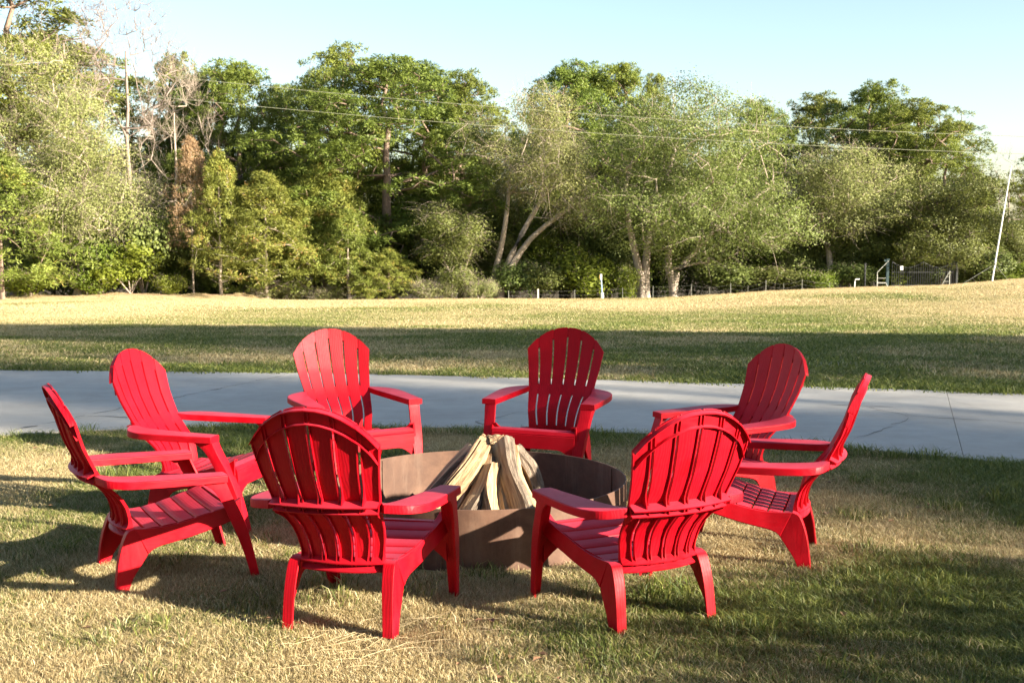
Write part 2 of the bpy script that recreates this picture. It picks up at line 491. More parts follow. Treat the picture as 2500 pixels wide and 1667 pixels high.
def tuft_mesh(name, n, rad, h, w, seed):
    r = np.random.default_rng(seed)
    a = r.random(n) * 2 * np.pi; d = rad * np.sqrt(r.random(n))
    bx, by = d * np.cos(a), d * np.sin(a)
    hh = h * (.35 + .75 * r.random(n) ** 1.3); hd = r.random(n) * 2 * np.pi
    lean = (.25 + 1.0 * r.random(n)) * hh; wa = r.random(n) * np.pi
    ww = w * (.6 + .6 * r.random(n))
    dx, dy = np.cos(hd), np.sin(hd); px, py = np.cos(wa), np.sin(wa)
    def P(s, wm, hz, side):
        return np.stack([bx + dx * lean * s + side * px * ww * wm, by + dy * lean * s + side * py * ww * wm, hz], -1)
    v = np.stack([P(0, 1, -.006 * np.ones(n), -1), P(0, 1, -.006 * np.ones(n), 1), P(.3, .85, hh * .6, 1), P(.3, .85, hh * .6, -1), P(1, 0, hh * (.75 + .25 * r.random(n)), 1)], 1)
    V = v.reshape(-1, 3); b = np.arange(n)[:, None] * 5
    F4 = b + np.array([[0, 1, 2, 3]]); F3 = b + np.array([[3, 2, 4]])
    tint = np.repeat(r.random(n), 5)
    return quick_mesh(name, V, F4, F3, [BLADE], {'tint': tint})
def grass_object(name, pts, rots, scl, grn, variants):
    me = bpy.data.meshes.new(name)
    me.vertices.add(len(pts)); me.vertices.foreach_set('co', pts.astype(np.float32).reshape(-1))
    for nm, ar in (('rz', rots), ('sc', scl), ('green', grn)):
        at = me.attributes.new(nm, 'FLOAT', 'POINT'); at.data.foreach_set('value', ar.astype(np.float32))
    o = mesh_obj(name, me)
    ng = bpy.data.node_groups.new(name + '_nodes', 'GeometryNodeTree')
    ng.interface.new_socket('Geometry', in_out='INPUT', socket_type='NodeSocketGeometry')
    ng.interface.new_socket('Geometry', in_out='OUTPUT', socket_type='NodeSocketGeometry')
    N = ng.nodes; Lk = ng.links.new
    gi = N.new('NodeGroupInput'); go = N.new('NodeGroupOutput')
    join = N.new('GeometryNodeJoinGeometry')
    for m in variants:
        vo = bpy.data.objects.new('tuft_source', m)
        oi = N.new('GeometryNodeObjectInfo'); oi.inputs['Object'].default_value = vo
        oi.inputs['As Instance'].default_value = True
        Lk(oi.outputs['Geometry'], join.inputs[0])
    iop = N.new('GeometryNodeInstanceOnPoints'); iop.inputs['Pick Instance'].default_value = True
    def named(n):
        a = N.new('GeometryNodeInputNamedAttribute'); a.data_type = 'FLOAT'; a.inputs['Name'].default_value = n
        return a.outputs['Attribute']
    cx = N.new('ShaderNodeCombineXYZ'); Lk(named('rz'), cx.inputs[2])
    Lk(gi.outputs[0], iop.inputs['Points']); Lk(join.outputs[0], iop.inputs['Instance'])
    ri = N.new('FunctionNodeRandomValue'); ri.data_type = 'INT'
    ri.inputs[4].default_value = 0; ri.inputs[5].default_value = len(variants) - 1
    Lk(ri.outputs[2], iop.inputs['Instance Index'])
    Lk(cx.outputs[0], iop.inputs['Rotation']); Lk(named('sc'), iop.inputs['Scale'])
    Lk(iop.outputs[0], go.inputs[0])
    md = o.modifiers.new('grow', 'NODES'); md.node_group = ng
    return o
def scatter(n, y0, y1, power, keep):
    """points thinning with distance inside a wide wedge in front of the lawn's near edge"""
    y = y0 + (y1 - y0) * rng.random(n) ** power
    x = (rng.random(n) * 2 - 1) * (1.6 + y * .56)
    k = keep(x, y)
    return x[k], y[k]
def off_pit(x, y, m=.05): return np.hypot(x - PIT[0], y - PIT[1]) > PR + m
def build_grass():
    near = [tuft_mesh('tuft_a%d' % i, 230, .13, .040, .0016, 20 + i) for i in range(5)]
    lush = [tuft_mesh('tuft_b%d' % i, 120, .10, .075, .0022, 40 + i) for i in range(3)]
    far = [tuft_mesh('tuft_c%d' % i, 150, .30, .055, .0055, 60 + i) for i in range(4)]
    def mk(name, x, y, sc, variants, gadd=0.0):
        z = zground(x, y)
        g = np.clip(green(x, y) + gadd + (rng.random(len(x)) - .5) * .3, 0, 1)
        b = bare(x, y)
        k = rng.random(len(x)) > b * .92
        x, y, z, g = x[k], y[k], z[k], g[k]
        s = sc * (.75 + .5 * rng.random(len(x))) * (.75 + .55 * g)
        o = grass_object(name, np.stack([x, y, z], -1), rng.random(len(x)) * 6.283, s, g, variants)
        return tag(o, kind='stuff')
    x, y = scatter(15000, 2.9, 10.6, .8, lambda x, y: off_pit(x, y) & ~on_drive(x, y, -.02))
    tag(mk('lawn_grass', x, y, 1.0, near), 'short patchy turf, straw brown and green, around the fire pit', 'grass')
    x, y = scatter(9000, 3.4, 15.5, 1.0, lambda x, y: off_pit(x, y, .02) & ~on_drive(x, y, .02) & (rng.random(len(x)) < np.clip(.05 + 1.1 * np.exp(-(edge_dist(x, y) / .25) ** 2) + .10 * np.clip(green(x, y) - .55, 0, 1), 0, 1)))
    tag(mk('lush_grass', x, y, 1.0, lush, .3), 'longer green grass fringing the concrete driveway', 'grass')
    x, y = scatter(24000, 12.2, 48, 1.25, lambda x, y: ~on_drive(x, y, .16))
    tag(mk('field_grass', x, y, 1.0, far), 'mown field grass beyond the driveway', 'grass')
    x, y = scatter(12000, 46, 97, 1.0, lambda x, y: y > 0)
    tag(mk('crest_grass', x, y, 1.7, far), 'distant pale field grass up to the wood edge', 'grass')
build_grass()

# ------------------------------------------------------------------ adirondack chair
def crom(P, n):
    P = np.array(P, float); Q = np.vstack([2 * P[0] - P[1], P, 2 * P[-1] - P[-2]])
    out = []
    m = len(P) - 1
    for i in range(n + 1):
        t = i / n * m; k = min(int(t), m - 1); s = t - k
        a, b, c, d = Q[k], Q[k + 1], Q[k + 2], Q[k + 3]
        out.append(.5 * ((2 * b) + (-a + c) * s + (2 * a - 5 * b + 4 * c - d) * s * s + (-a + 3 * b - 3 * c + d) * s ** 3))
    return np.array(out)
ZB = .262
_ez = [.25, .314, .386, .433, .473, .52, .56, .617, .696, .747, .816, .9, .97]
_ey = [.090, .083, .066, .040, .003, -.036, -.063, -.092, -.128, -.144, -.164, -.184, -.196]
def hw(z): return float(np.interp(z, [.25, .33, .43, .54, .70, .816, .9, .97], [.184, .190, .208, .234, .262, .281, .281, .281]))
def backy(x, z): return float(np.interp(z, _ez, _ey)) - .040 * (1 - (x / max(hw(z), abs(x) + 1e-6)) ** 2)
def gapx(i, z): return i * float(np.interp(z, [.25, .33, .54, .88], [.064, .069, .085, .104]))
def outline(x): 
    x = abs(x)
    return float(np.interp(x, [0, .055, .108, .155, .205, .245, .281], [.972, .968, .955, .933, .900, .862, .816]))
DEP = Vector((0, -.95, -.31))
def bp(x, z, d=0.0):
    return Vector((x, backy(x, z), z)) + DEP * d

def make_chair():
    root = empty('adirondack_chair')
    BV = .0022
    # six back slats, each a shallow channel open to the rear
    for i in range(6):
        g = Geo(); secs = []; n = 30
        li, ri = i - 3, i - 2
        def xe(z, side):
            if side == 0: return -hw(z) if i == 0 else gapx(li, z) + .0062
            return hw(z) if i == 5 else gapx(ri, z) - .0062
        ztl = outline(xe(.9 if i not in (0,) else .816, 0)); ztr = outline(xe(.9 if i not in (5,) else .816, 1))
        for k in range(n + 1):
            t = k / n; row = []
            cols = 5
            for c in range(cols):
                f = c / (cols - 1)
                xt = xe(.9, 0) * (1 - f) + xe(.9, 1) * f
                zt = outline(xt)
                z = ZB + (zt - ZB) * t
                x = xe(z, 0) * (1 - f) + xe(z, 1) * f
                bulge = .0016 * (1 - (2 * f - 1) ** 2)
                row.append((x, z, -bulge))
            front = [bp(x, z, d) for x, z, d in row]
            (xl, zl, _), (xr, zr, _) = row[0], row[-1]
            zz = (zl + zr) / 2; w = .0045; fl = .0135 + .034 * math.exp(-((zz - .545) / .032) ** 2) + .016 * math.exp(-((zz - .285) / .03) ** 2)
            if k in (0, n): fl = .006
            rear = [bp(xr, zr, fl), bp(xr - w, zr, fl), bp(xr - w, zr, .0055)]
            rear += [bp(x, z, .0055) for x, z, _ in row[-2:0:-1]]
            rear += [bp(xl + w, zl, .0055), bp(xl + w, zl, fl), bp(xl, zl, fl)]
            secs.append(front + rear)
        g.loft(secs)
        g.build('back_slat', RED_Z, root, 40, None)
    def band(name, zlo, zhi, ledges, d0=.0025, th=.004, ztop=None):
        g = Geo(); n = 26; secs = []
        for k in range(n + 1):
            u = -1 + 2 * k / n
            def pt(z, d):
                x = u * (hw(z) - .003); return bp(x, z, d)
            secs.append([pt(zlo, d0), pt(zhi, d0), pt(zhi, d0 + th), pt(zlo, d0 + th)])
        g.loft(secs)
        for z, dep in ledges:
            secs = []
            for k in range(n + 1):
                u = -1 + 2 * k / n; x = u * (hw(z) - .001)
                secs.append([bp(x, z + .004, .004), bp(x, z + .010, .004), bp(x, z + .008, .004) + Vector((0, -dep, -.020)), bp(x, z + .003, .004) + Vector((0, -dep, -.020))])
            g.loft(secs)
        return g.build(name, RED_X, root, 40)
    band('waist_band', .508, .572, [(.566, .046), (.536, .040)])
    band('lower_band', .252, .300, [(.296, .028), (.262, .030)])
    # arch band round the top: plate, outer rim and inner rib
    g = Geo(); n = 44; secs = []; rim = []; rib = []
    for k in range(n + 1):
        x = -.279 + .558 * k / n
        zt = outline(x) - .005; zb_ = zt - .062 - .012 * (abs(x) / .28)
        xb = x * (hw(zb_) / .281 if abs(x) > .2 else 1)
        secs.append([bp(xb, zb_, .0022), bp(x, zt, .0022), bp(x, zt, .0065), bp(xb, zb_, .0065)])
        rim.append([bp(x, zt - .004, .004), bp(x, zt + .001, .004), bp(x, zt + .001, .030), bp(x, zt - .004, .030)])
        rib.append([bp(xb, zb_, .006), bp(xb, zb_ + .004, .006), bp(xb, zb_ + .004, .024), bp(xb, zb_, .024)])
    g.loft(secs); g.loft(rim); g.loft(rib)
    g.build('arch_band', RED_X, root, 40)

    # arms
    for s in (1, -1):
        E_ = [(.226, -.058, .256, -.088, .560), (.238, -.020, .345, -.052, .553), (.250, .045, .392, .018, .548), (.262, .13, .406, .115, .544),
              (.272, .23, .405, .225, .540), (.283, .35, .399, .35, .536), (.293, .487, .391, .487, .532)]
        C_ = crom(E_, 22); secs = []
        for (xi, yi, xo, yo, z) in C_:
            t = .036; mx = (xi + xo) / 2; my = (yi + yo) / 2
            secs.append([(s * xi, yi, z - t), (s * xi, yi, z - .004), (s * (xi + .004), yi, z), (s * mx, my, z + .002), (s * (xo - .004), yo, z), (s * xo, yo, z - .004), (s * xo, yo, z - t)])
        g = Geo(); g.loft(secs)
        g.build('armrest', RED_Y, root, 40, .0015)
    # front legs: angled L section that flares into the arm
    for s in (1, -1):
        K_ = [(.504, .372, .482, .078, .125), (.485, .371, .488, .078, .100), (.46, .369, .498, .077, .076), (.42, .364, .515, .076, .064), (.36, .357, .545, .076, .064),
              (.30, .350, .572, .075, .066), (.22, .341, .598, .068, .058), (.12, .329, .625, .058, .048), (-.012, .316, .655, .048, .040)]
        C_ = crom(K_, 24); secs = []; t = .011
        for z, xo, yf, w, d in C_:
            r_ = .006
            L_ = [(xo - r_, yf), (xo - w + .002, yf), (xo - w, yf - .003), (xo - w, yf - t), (xo - t - .004, yf - t), (xo - t, yf - t - .004), (xo - t, yf - d), (xo, yf - d), (xo, yf - r_), (xo - r_ * .3, yf - r_ * .3)]
            secs.append([(s * a, b, z) for a, b in L_])
        g = Geo(); g.loft(secs)
        g.build('front_leg', RED_Z, root, 40)
    # side rails and rear legs
    TOP = [(.575, .395), (.53, .366), (.44, .336), (.361, .315), (.283, .296), (.206, .286), (.14, .286), (.085, .290)]
    BOT = [(.575, .300), (.53, .287), (.447, .258), (.349, .230), (.263, .211), (.20, .198), (.162, .184), (.140, .166)]
    T2 = [(.085, .290), (.055, .280), (.036, .250), (.018, .20), (.004, .14), (-.006, .07), (-.016, -.012)]
    B2 = [(.140, .166), (.130, .150), (.118, .134), (.100, .108), (.080, .080), (.060, .045), (.040, -.012)]
    def xs_(y, z): return float(np.interp(y, [-.02, .09, .2, .4, .58], [.250, .236, .240, .262, .292]))
    for s in (1, -1):
        g = Geo(); secs = []
        tc = crom(TOP, 20); bc = crom(BOT, 20)
        for (yt, zt), (yb, zb_) in zip(tc, bc):
            xt = xs_(yt, zt); xb = xs_(yb, zb_) + .006
            secs.append([(s * (xt + .002), yt, zt), (s * (xb + .004), yb, zb_ + .004), (s * xb, yb, zb_), (s * (xb - .009), yb, zb_), (s * (xt - .009), yt, zt - .012), (s * (xt - .035), yt, zt - .012), (s * (xt - .035), yt, zt - .003)])
        g.loft(secs); g.build('side_rail', RED_Y, root, 40, .0015)
        g = Geo(); secs = []
        tc = crom(T2, 18); bc = crom(B2, 18)
        for q, ((yt, zt), (yb, zb_)) in enumerate(zip(tc, bc)):
            f = q / 18; x0 = .236 + .012 * f; wd = .052 - .008 * f
            d = Vector((0, yb - yt, zb_ - zt)); 
            t = .010; dn = d.normalized() * t
            secs.append([(s * (x0 + .002), yt, zt), (s * (x0 + .007), yb, zb_), (s * (x0 - .003), yb, zb_), (s * (x0 - .008), yt + dn.y, zt + dn.z), (s * (x0 - wd), yt + dn.y, zt + dn.z), (s * (x0 - wd), yt, zt)])
        g.loft(secs); g.build('rear_leg', RED_Z, root, 40, .0018)
    # seat slats
    zs = lambda y: float(np.interp(y, [.06, .13, .206, .283, .361, .44, .52, .56], [.281, .283, .288, .298, .316, .336, .356, .358]))
    hs = lambda y: float(np.interp(y, [.06, .13, .3, .58], [.196, .222, .244, .282]))
    YS = [.075, .130, .206, .283, .361, .44, .520]
    for k in range(6):
        y0, y1 = YS[k] + .0035, YS[k + 1] - .0035
        g = Geo(); secs = []
        for j in range(13):
            u = -1 + j / 6
            def P(y, dz): return (u * hs(y), y, zs(y) + dz - .004 * (1 - u * u))
            secs.append([P(y0, -.014), P(y0, -.0015), P(y0 + .003, .0015), P((y0 + y1) / 2, .0025), P(y1 - .003, .0015), P(y1, -.0015), P(y1, -.014)])
        g.loft(secs); g.build('seat_slat', RED_X, root, 40)
    # rounded seat nose and arched apron
    g = Geo(); secs = []
    for j in range(25):
        u = -1 + j / 12; x = u * .284; x2 = u * .284
        zl = .236 if abs(u) < .6 else .236 - .075 * ((abs(u) - .6) / .4) ** 1.6
        secs.append([(u * hs(.524), .5235, .358), (x, .550, .359), (x, .572, .351), (x, .582, .333), (x2, .584, .330), (x2, .5815, .326), (x2, .5855, .322), (x2, .588, .29), (x2, .590, zl), (x2, .578, zl), (x2, .576, .31), (x, .565, .335), (x, .545, .347), (u * hs(.524), .5235, .346)])
    g.loft(secs); g.build('seat_apron', RED_X, root, 40)
    return root

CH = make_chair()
CG = 'red resin lounge chairs in a ring round the fire pit'
CHAIRS = [
    (-1.948, 5.605, -61.1, .2, -.3, -.015, 'red resin lounge chair at the far left, seen side-on, its slatted seat facing right'),
    (-.725, 4.812, -15.8, -.9, -1.4, .012, 'red resin lounge chair with its shaded ribbed back to the camera, nearest left'),
    (.654, 4.906, 26.0, .8, -.5, -.004, 'red resin lounge chair with its sunlit ribbed back to the camera, nearest right'),
    (1.539, 5.977, 72.2, .5, -.5, -.013, 'red resin lounge chair at the far right, seen side-on, facing left'),
    (1.496, 7.317, 116.2, .4, -.4, -.009, 'shaded crimson chair angled left, behind the ring on the right before the driveway'),
    (.318, 8.253, 161.4, .1, -.6, .004, 'shaded crimson chair facing the camera directly behind the log pile, right of centre'),
    (-1.175, 8.129, -151.1, .2, .5, .006, 'red chair facing the camera with bright sun on its front, left behind the pit'),
    (-2.017, 6.897, -103.9, .8, .2, .006, 'faded pinkish red chair facing right with sunlit back, second from the left'),
]
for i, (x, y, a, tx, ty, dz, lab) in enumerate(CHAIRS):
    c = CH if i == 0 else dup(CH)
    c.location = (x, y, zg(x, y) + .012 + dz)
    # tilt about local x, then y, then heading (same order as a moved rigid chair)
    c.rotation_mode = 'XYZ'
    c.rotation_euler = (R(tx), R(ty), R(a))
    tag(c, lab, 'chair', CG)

# ------------------------------------------------------------------ fire pit
def rust():
    t = NT('rusted_steel'); v = t.obj()
    n1 = t.noise(v, 3, 8, .7, .4); n2 = t.noise(v, 40, 5, .7); n3 = t.noise(t.mapping(v, (6, 6, .8)), 2.2, 5, .7)
    c = t.ramp(n1, [(.3, (.045, .019, .010)), (.5, (.095, .045, .025)), (.72, (.19, .10, .058))])
    c = t.mix(t.math('MULTIPLY', n2, .45), c, (.07, .034, .02))
    c = t.mix(t.math('MULTIPLY', t.ramp(n3, [(.5, (0, 0, 0)), (.75, (1, 1, 1))]), .3), c, (.24, .17, .12))
    t.l(c, t.p.inputs['Base Color']); t.p.inputs['Roughness'].default_value = .75
    t.p.inputs['Metallic'].default_value = .0
    t.l(t.bump(n2, .3, .003), t.p.inputs['Normal'])
    return t.m
RUST = rust()
def build_pit():
    root = empty('fire_pit', (PIT[0], PIT[1], zg(*PIT)))
    tag(root, 'rusty steel ring fire pit holding a stack of split logs', 'fire pit')
    g = Geo(); N = 120; secs = []
    for k in range(N):
        a = 2 * math.pi * k / N; c, s = math.cos(a), math.sin(a)
        secs.append([((PR - .008) * c, (PR - .008) * s, PH), ((PR - .008) * c, (PR - .008) * s, -.03), (PR * c, PR * s, -.03), (PR * c, PR * s, PH)])
    V = [p for q in secs for p in q]; F = []
    for k in range(N):
        for j in range(4):
            a = k * 4 + j; b = k * 4 + (j + 1) % 4; kk = ((k + 1) % N) * 4
            F.append((a, b, kk + (j + 1) % 4, kk + j))
    g.add(V, F); g.build('ring_wall', RUST, root, 35, .002)
    for ang in (-103, 20, 140):
        g = Geo(); a = R(ang)
        for rr in (PR + .0025, PR - .0105):
            g.tube([(rr * math.cos(a), rr * math.sin(a), z) for z in np.linspace(-.02, PH - .012, 14)], [.0045 + .0012 * math.sin(i * 2.4) for i in range(14)], 6)
        g.build('weld_seam', RUST, root, 40)
    t = NT('charcoal_ash'); v = t.obj(); n = t.noise(v, 22, 6, .75); n2 = t.noise(v, 3, 4, .6)
    c = t.ramp(n, [(.35, (.010, .009, .008)), (.6, (.035, .03, .026)), (.75, (.12, .105, .09))])
    t.l(c, t.p.inputs['Base Color']); t.p.inputs['Roughness'].default_value = 1
    t.l(t.bump(n, 1, .03), t.p.inputs['Normal'])
    ash = t.m
    xs = np.linspace(-.8, .8, 50); X, Y = np.meshgrid(xs, xs); rr = np.hypot(X, Y); f = np.minimum(1, .798 / np.maximum(rr, 1e-6))
    # disc made by squeezing a square grid onto a circle
    m = np.maximum(np.abs(X), np.abs(Y)); sc = np.where(rr > 0, m / np.maximum(rr, 1e-9), 0); X2, Y2 = X * sc * .997, Y * sc * .997
    Z = .025 + .05 * fbm(X2, Y2, .2, 1, 4) + .03 * np.exp(-(X2 ** 2 + Y2 ** 2) / .1)
    V = np.stack([X2, Y2, Z], -1).reshape(-1, 3); i = (np.arange(49)[:, None] * 50 + np.arange(49)[None]).reshape(-1)
    me = quick_mesh('ash_bed', V, np.stack([i, i + 1, i + 51, i + 50], 1), None, [ash])
    o = mesh_obj('ash_bed', me, root); o['kind'] = 'stuff'
    g = Geo(); r = random.Random(3)
    for k in range(130):
        a = r.uniform(0, 6.28); d = .74 * math.sqrt(r.random()); s = r.uniform(.012, .032)
        rot = Euler((r.uniform(0, 3), r.uniform(0, 3), r.uniform(0, 3))).to_matrix()
        g.box((d * math.cos(a), d * math.sin(a), .065 + s * .3), (s, s * r.uniform(.6, 1.4), s * r.uniform(.5, 1)), rot)
    o = g.build('charcoal_bits', ash, root, 0); o['kind'] = 'stuff'
build_pit()

def wood_mats():
    t = NT('split_wood'); v = t.obj()
    m = t.mapping(v, (28, 28, 1.6)); n = t.noise(m, 1.6, 8, .72, .5); n2 = t.noise(v, 6, 4, .6)
    oi = t.n('ShaderNodeObjectInfo').outputs['Random']
    c = t.ramp(n, [(.30, (.045, .025, .012)), (.43, (.22, .13, .065)), (.56, (.40, .27, .145)), (.8, (.58, .43, .26))])
    grey = t.ramp(n, [(.3, (.10, .07, .045)), (.7, (.42, .32, .215))])
    k = t.math('MULTIPLY_ADD', t.math('FRACT', t.math('MULTIPLY', oi, 5.7)), .30, t.math('MULTIPLY_ADD', n2, 1.2, -.78), clamp=True)
    c = t.mix(k, c, grey)
    t.l(c, t.p.inputs['Base Color']); t.p.inputs['Roughness'].default_value = .85
    t.l(t.bump(n, .9, .012), t.p.inputs['Normal'])
    b = NT('log_bark'); v = b.obj(); n = b.noise(b.mapping(v, (20, 20, 5)), 1.8, 8, .75, .4)
    b.l(b.ramp(n, [(.35, (.07, .05, .035)), (.6, (.24, .185, .135)), (.8, (.40, .33, .25))]), b.p.inputs['Base Color'])
    b.p.inputs['Roughness'].default_value = .95; b.l(b.bump(n, 1, .02), b.p.inputs['Normal'])
    return t.m, b.m
WOOD, BARKM = wood_mats()
def log_mesh(seed, L, rad, flat):
    r = random.Random(seed); rn = np.random.default_rng(seed)
    g = Geo(); n = 30; m = 22
    # outline: two split faces and a bark arc
    a0 = r.uniform(.9, 1.5); pts = []
    corners = [(math.cos(a) , math.sin(a)) for a in (-a0, 0 - a0 * .33, a0 * .33, a0)] + [(-r.uniform(.55, .9), r.uniform(-.35, .35))]
    if flat: corners.insert(4, (-r.uniform(.2, .5), .8))
    per = []
    for i in range(len(corners)):
        (x0, y0), (x1, y1) = corners[i], corners[(i + 1) % len(corners)]
        k = n // len(corners)
        for j in range(k):
            s = j / k; per.append(((x0 + (x1 - x0) * s), (y0 + (y1 - y0) * s), i < 3))
    n = len(per)
    ridge = rn.normal(0, .045, n) + np.convolve(rn.normal(0, .10, n + 4), np.ones(5) / 5, 'valid')[:n]
    bend = [r.uniform(-.018, .018) for _ in range(4)]
    tw = r.uniform(-.35, .35)
    secs = []
    for i in range(m + 1):
        t = i / m
        if i % 3 == 0: ridge = ridge * .8 + rn.normal(0, .028, n)
        sc = rad * (1 + .10 * math.sin(3 * t + seed)) 
        ox = bend[0] * math.sin(3.1 * t) + bend[2] * math.sin(7 * t); oy = bend[1] * math.sin(3.1 * t) + bend[3] * math.sin(6 * t)
        ca, sa = math.cos(tw * t), math.sin(tw * t); sec = []
        for j, (x, y, bk) in enumerate(per):
            q = 1 + ridge[j]; X, Y = x * q * sc, y * q * sc
            jag = (rn.random() - .5) * (.008 if i in (0, m) else .0)
            sec.append((X * ca - Y * sa + ox, X * sa + Y * ca + oy, L * t + jag))
        secs.append(sec)
    V = [p for q in secs for p in q]; F = []; Mi = []
    for i in range(m):
        for j in range(n):
            a = i * n + j; b = i * n + (j + 1) % n
            F.append((a, b, b + n, a + n)); Mi.append(1 if per[j][2] and seed % 2 == 0 else 0)
    c0 = len(V); V.append(tuple(np.mean(secs[0], 0))); V.append(tuple(np.mean(secs[-1], 0)))
    for j in range(n):
        F.append((j, (j + 1) % n, c0)); F.append((m * n + j, m * n + (j + 1) % n, c0 + 1)); Mi += [0, 0]
    g.v = V; g.f = F; g.m = Mi
    return g.mesh('split_log', [WOOD, BARKM], 28)
LG = 'split firewood leaned together in the fire pit'
# foot (x,y), head (x,y,z), radius, spin, label
LOGS = [
    ((-.60, 6.42), (-.21, 6.56, .50), .046, 200, 'dark grey leaning log, leftmost of the firewood stack'),
    ((-.47, 6.22), (-.17, 6.50, .535), .056, 150, 'wide pale split log with a grooved face, second from the left of the stack'),
    ((-.295, 6.12), (-.135, 6.47, .475), .046, 190, 'pale narrow log standing left of the short grey-brown log'),
    ((-.125, 6.10), (-.115, 6.42, .42), .050, 175, 'short grey-brown log standing upright at the front of the stack'),
    ((.055, 6.14), (-.070, 6.50, .545), .066, 165, 'thick honey-coloured log with bark patch, largest at the front right of the stack'),
    ((.120, 6.22), (-.020, 6.52, .50), .040, 120, 'cream split log leaning just right of the thick honey-coloured one'),
    ((.20, 6.40), (.000, 6.56, .50), .050, 100, 'rightmost log of the stack, half in shade near its foot'),
    ((-.03, 6.20), (-.085, 6.46, .40), .028, 60, 'thin dark stick of firewood tucked behind the front logs'),
    ((-.28, 6.86), (-.145, 6.58, .53), .052, 20, 'log at the back of the stack showing only its pale top end'),
    ((-.02, 6.88), (-.105, 6.60, .56), .050, 330, 'tallest rear log with its end poking above the stack'),
    ((.13, 6.72), (-.03, 6.57, .47), .046, 300, 'hidden rear right log showing only a corner of its end'),
]
for k, ((fx, fy), (hx, hy, hz), rad, spin, lab) in enumerate(LOGS):
    rad *= 1.24; hz -= .035
    a = Vector((fx, fy, .055)); b = Vector((hx, hy, hz)); d = b - a
    o = mesh_obj('split_log', log_mesh(30 + k, d.length, rad, k % 2 == 0))
    q = d.to_track_quat('Z', 'Y')
    o.rotation_mode = 'QUATERNION'; o.rotation_quaternion = q @ Euler((0, 0, R(spin))).to_quaternion()
    o.location = a
    tag(o, lab, 'log', LG)

# straw left lying on the lawn
def build_straw():
    t = NT('dry_straw'); t.p.inputs['Base Color'].default_value = (.50, .39, .22, 1); t.p.inputs['Roughness'].default_value = .6
    g = Geo(); r = random.Random(5)
    def strand(x, y, a, L):
        P = []; b = r.uniform(-.5, .5)
        for i in range(6):
            s = i / 5; aa = a + b * s
            P.append((x + math.cos(aa) * L * s, y + math.sin(aa) * L * s * .8, zg(x, y) + .013 + .010 * math.sin(3.1 * s) + r.uniform(-.003, .003)))
        g.tube(P, [.0011] * 5 + [.0005], 4)
    for k in range(26): strand(-.98 + r.uniform(0, .6), 4.62 + r.gauss(0, .12) , r.uniform(-.2, .9), r.uniform(.10, .30))
    for k in range(10): strand(r.uniform(-.5, .1), 4.95 + r.gauss(0, .08), r.uniform(-.3, .5), r.uniform(.1, .25))
    for k in range(60): strand(r.uniform(-2.4, 2.6), r.uniform(4.0, 5.7), r.uniform(0, 6.28), r.uniform(.06, .2))
    tag(g.build('straw', t.m, None, 0), 'loose straw stalks strewn over the dry turf', 'straw', None, 'stuff')
build_straw()
def build_leaves():
    t = NT('fallen_brown_leaves'); n_ = t.noise(t.obj(), 9, 3, .6)
    t.l(t.ramp(n_, [(.35, (.10, .05, .025)), (.65, (.30, .16, .08))]), t.p.inputs['Base Color']); t.p.inputs['Roughness'].default_value = .8
    g = Geo(); r = random.Random(15)
    for k in range(210):
        y = r.uniform(3.6, 9.4); x = r.uniform(-1, 1) * (1 + y * .45)
        if math.hypot(x - PIT[0], y - PIT[1]) < PR + .05: continue
        a = r.uniform(0, 6.28); L = r.uniform(.012, .028); z = zg(x, y) + r.uniform(.016, .030); c, s_ = math.cos(a), math.sin(a)
        P = [(0, -1, 0), (.55, -.2, .35), (.45, .5, .3), (0, 1, .1), (-.45, .5, .3), (-.55, -.2, .35)]
        g.add([(x + (p * c - q * s_) * L, y + (p * s_ + q * c) * L, z + w * L) for p, q, w in P], [(0, 1, 2, 3), (0, 3, 4, 5)])
    tag(g.build('fallen_leaves', t.m, None, 0), 'small brown leaves fallen in the short grass', 'leaves', None, 'stuff')
build_leaves()

# ------------------------------------------------------------------ trees
def tubes_np(paths, sides=5):
    """paths: list of (pts Nx3, radii N) -> verts, quads"""
    VV, FF, n0 = [], [], 0
    ang = np.arange(sides) * 2 * np.pi / sides
    for P, rad in paths:
        P = np.asarray(P, float); rad = np.asarray(rad, float)
        T = np.gradient(P, axis=0); T /= np.linalg.norm(T, axis=1, keepdims=True) + 1e-9
        up = np.where(np.abs(T[:, 2:3]) > .9, np.array([[1., 0, 0]]), np.array([[0, 0, 1.]]))
        A = np.cross(T, up); A /= np.linalg.norm(A, axis=1, keepdims=True) + 1e-9
        B = np.cross(T, A)
        V = P[:, None] + (A[:, None] * np.cos(ang)[None, :, None] + B[:, None] * np.sin(ang)[None, :, None]) * rad[:, None, None]
        n = len(P); i = (np.arange(n - 1)[:, None] * sides); j = np.arange(sides)[None]; j2 = (j + 1) % sides
        F = np.stack([i + j, i + j2, i + j2 + sides, i + j + sides], -1).reshape(-1, 4)
        VV.append(V.reshape(-1, 3)); FF.append(F + n0); n0 += n * sides
    return np.concatenate(VV), np.concatenate(FF)

def unit(a): return a / (np.linalg.norm(a, axis=-1, keepdims=True) + 1e-9)

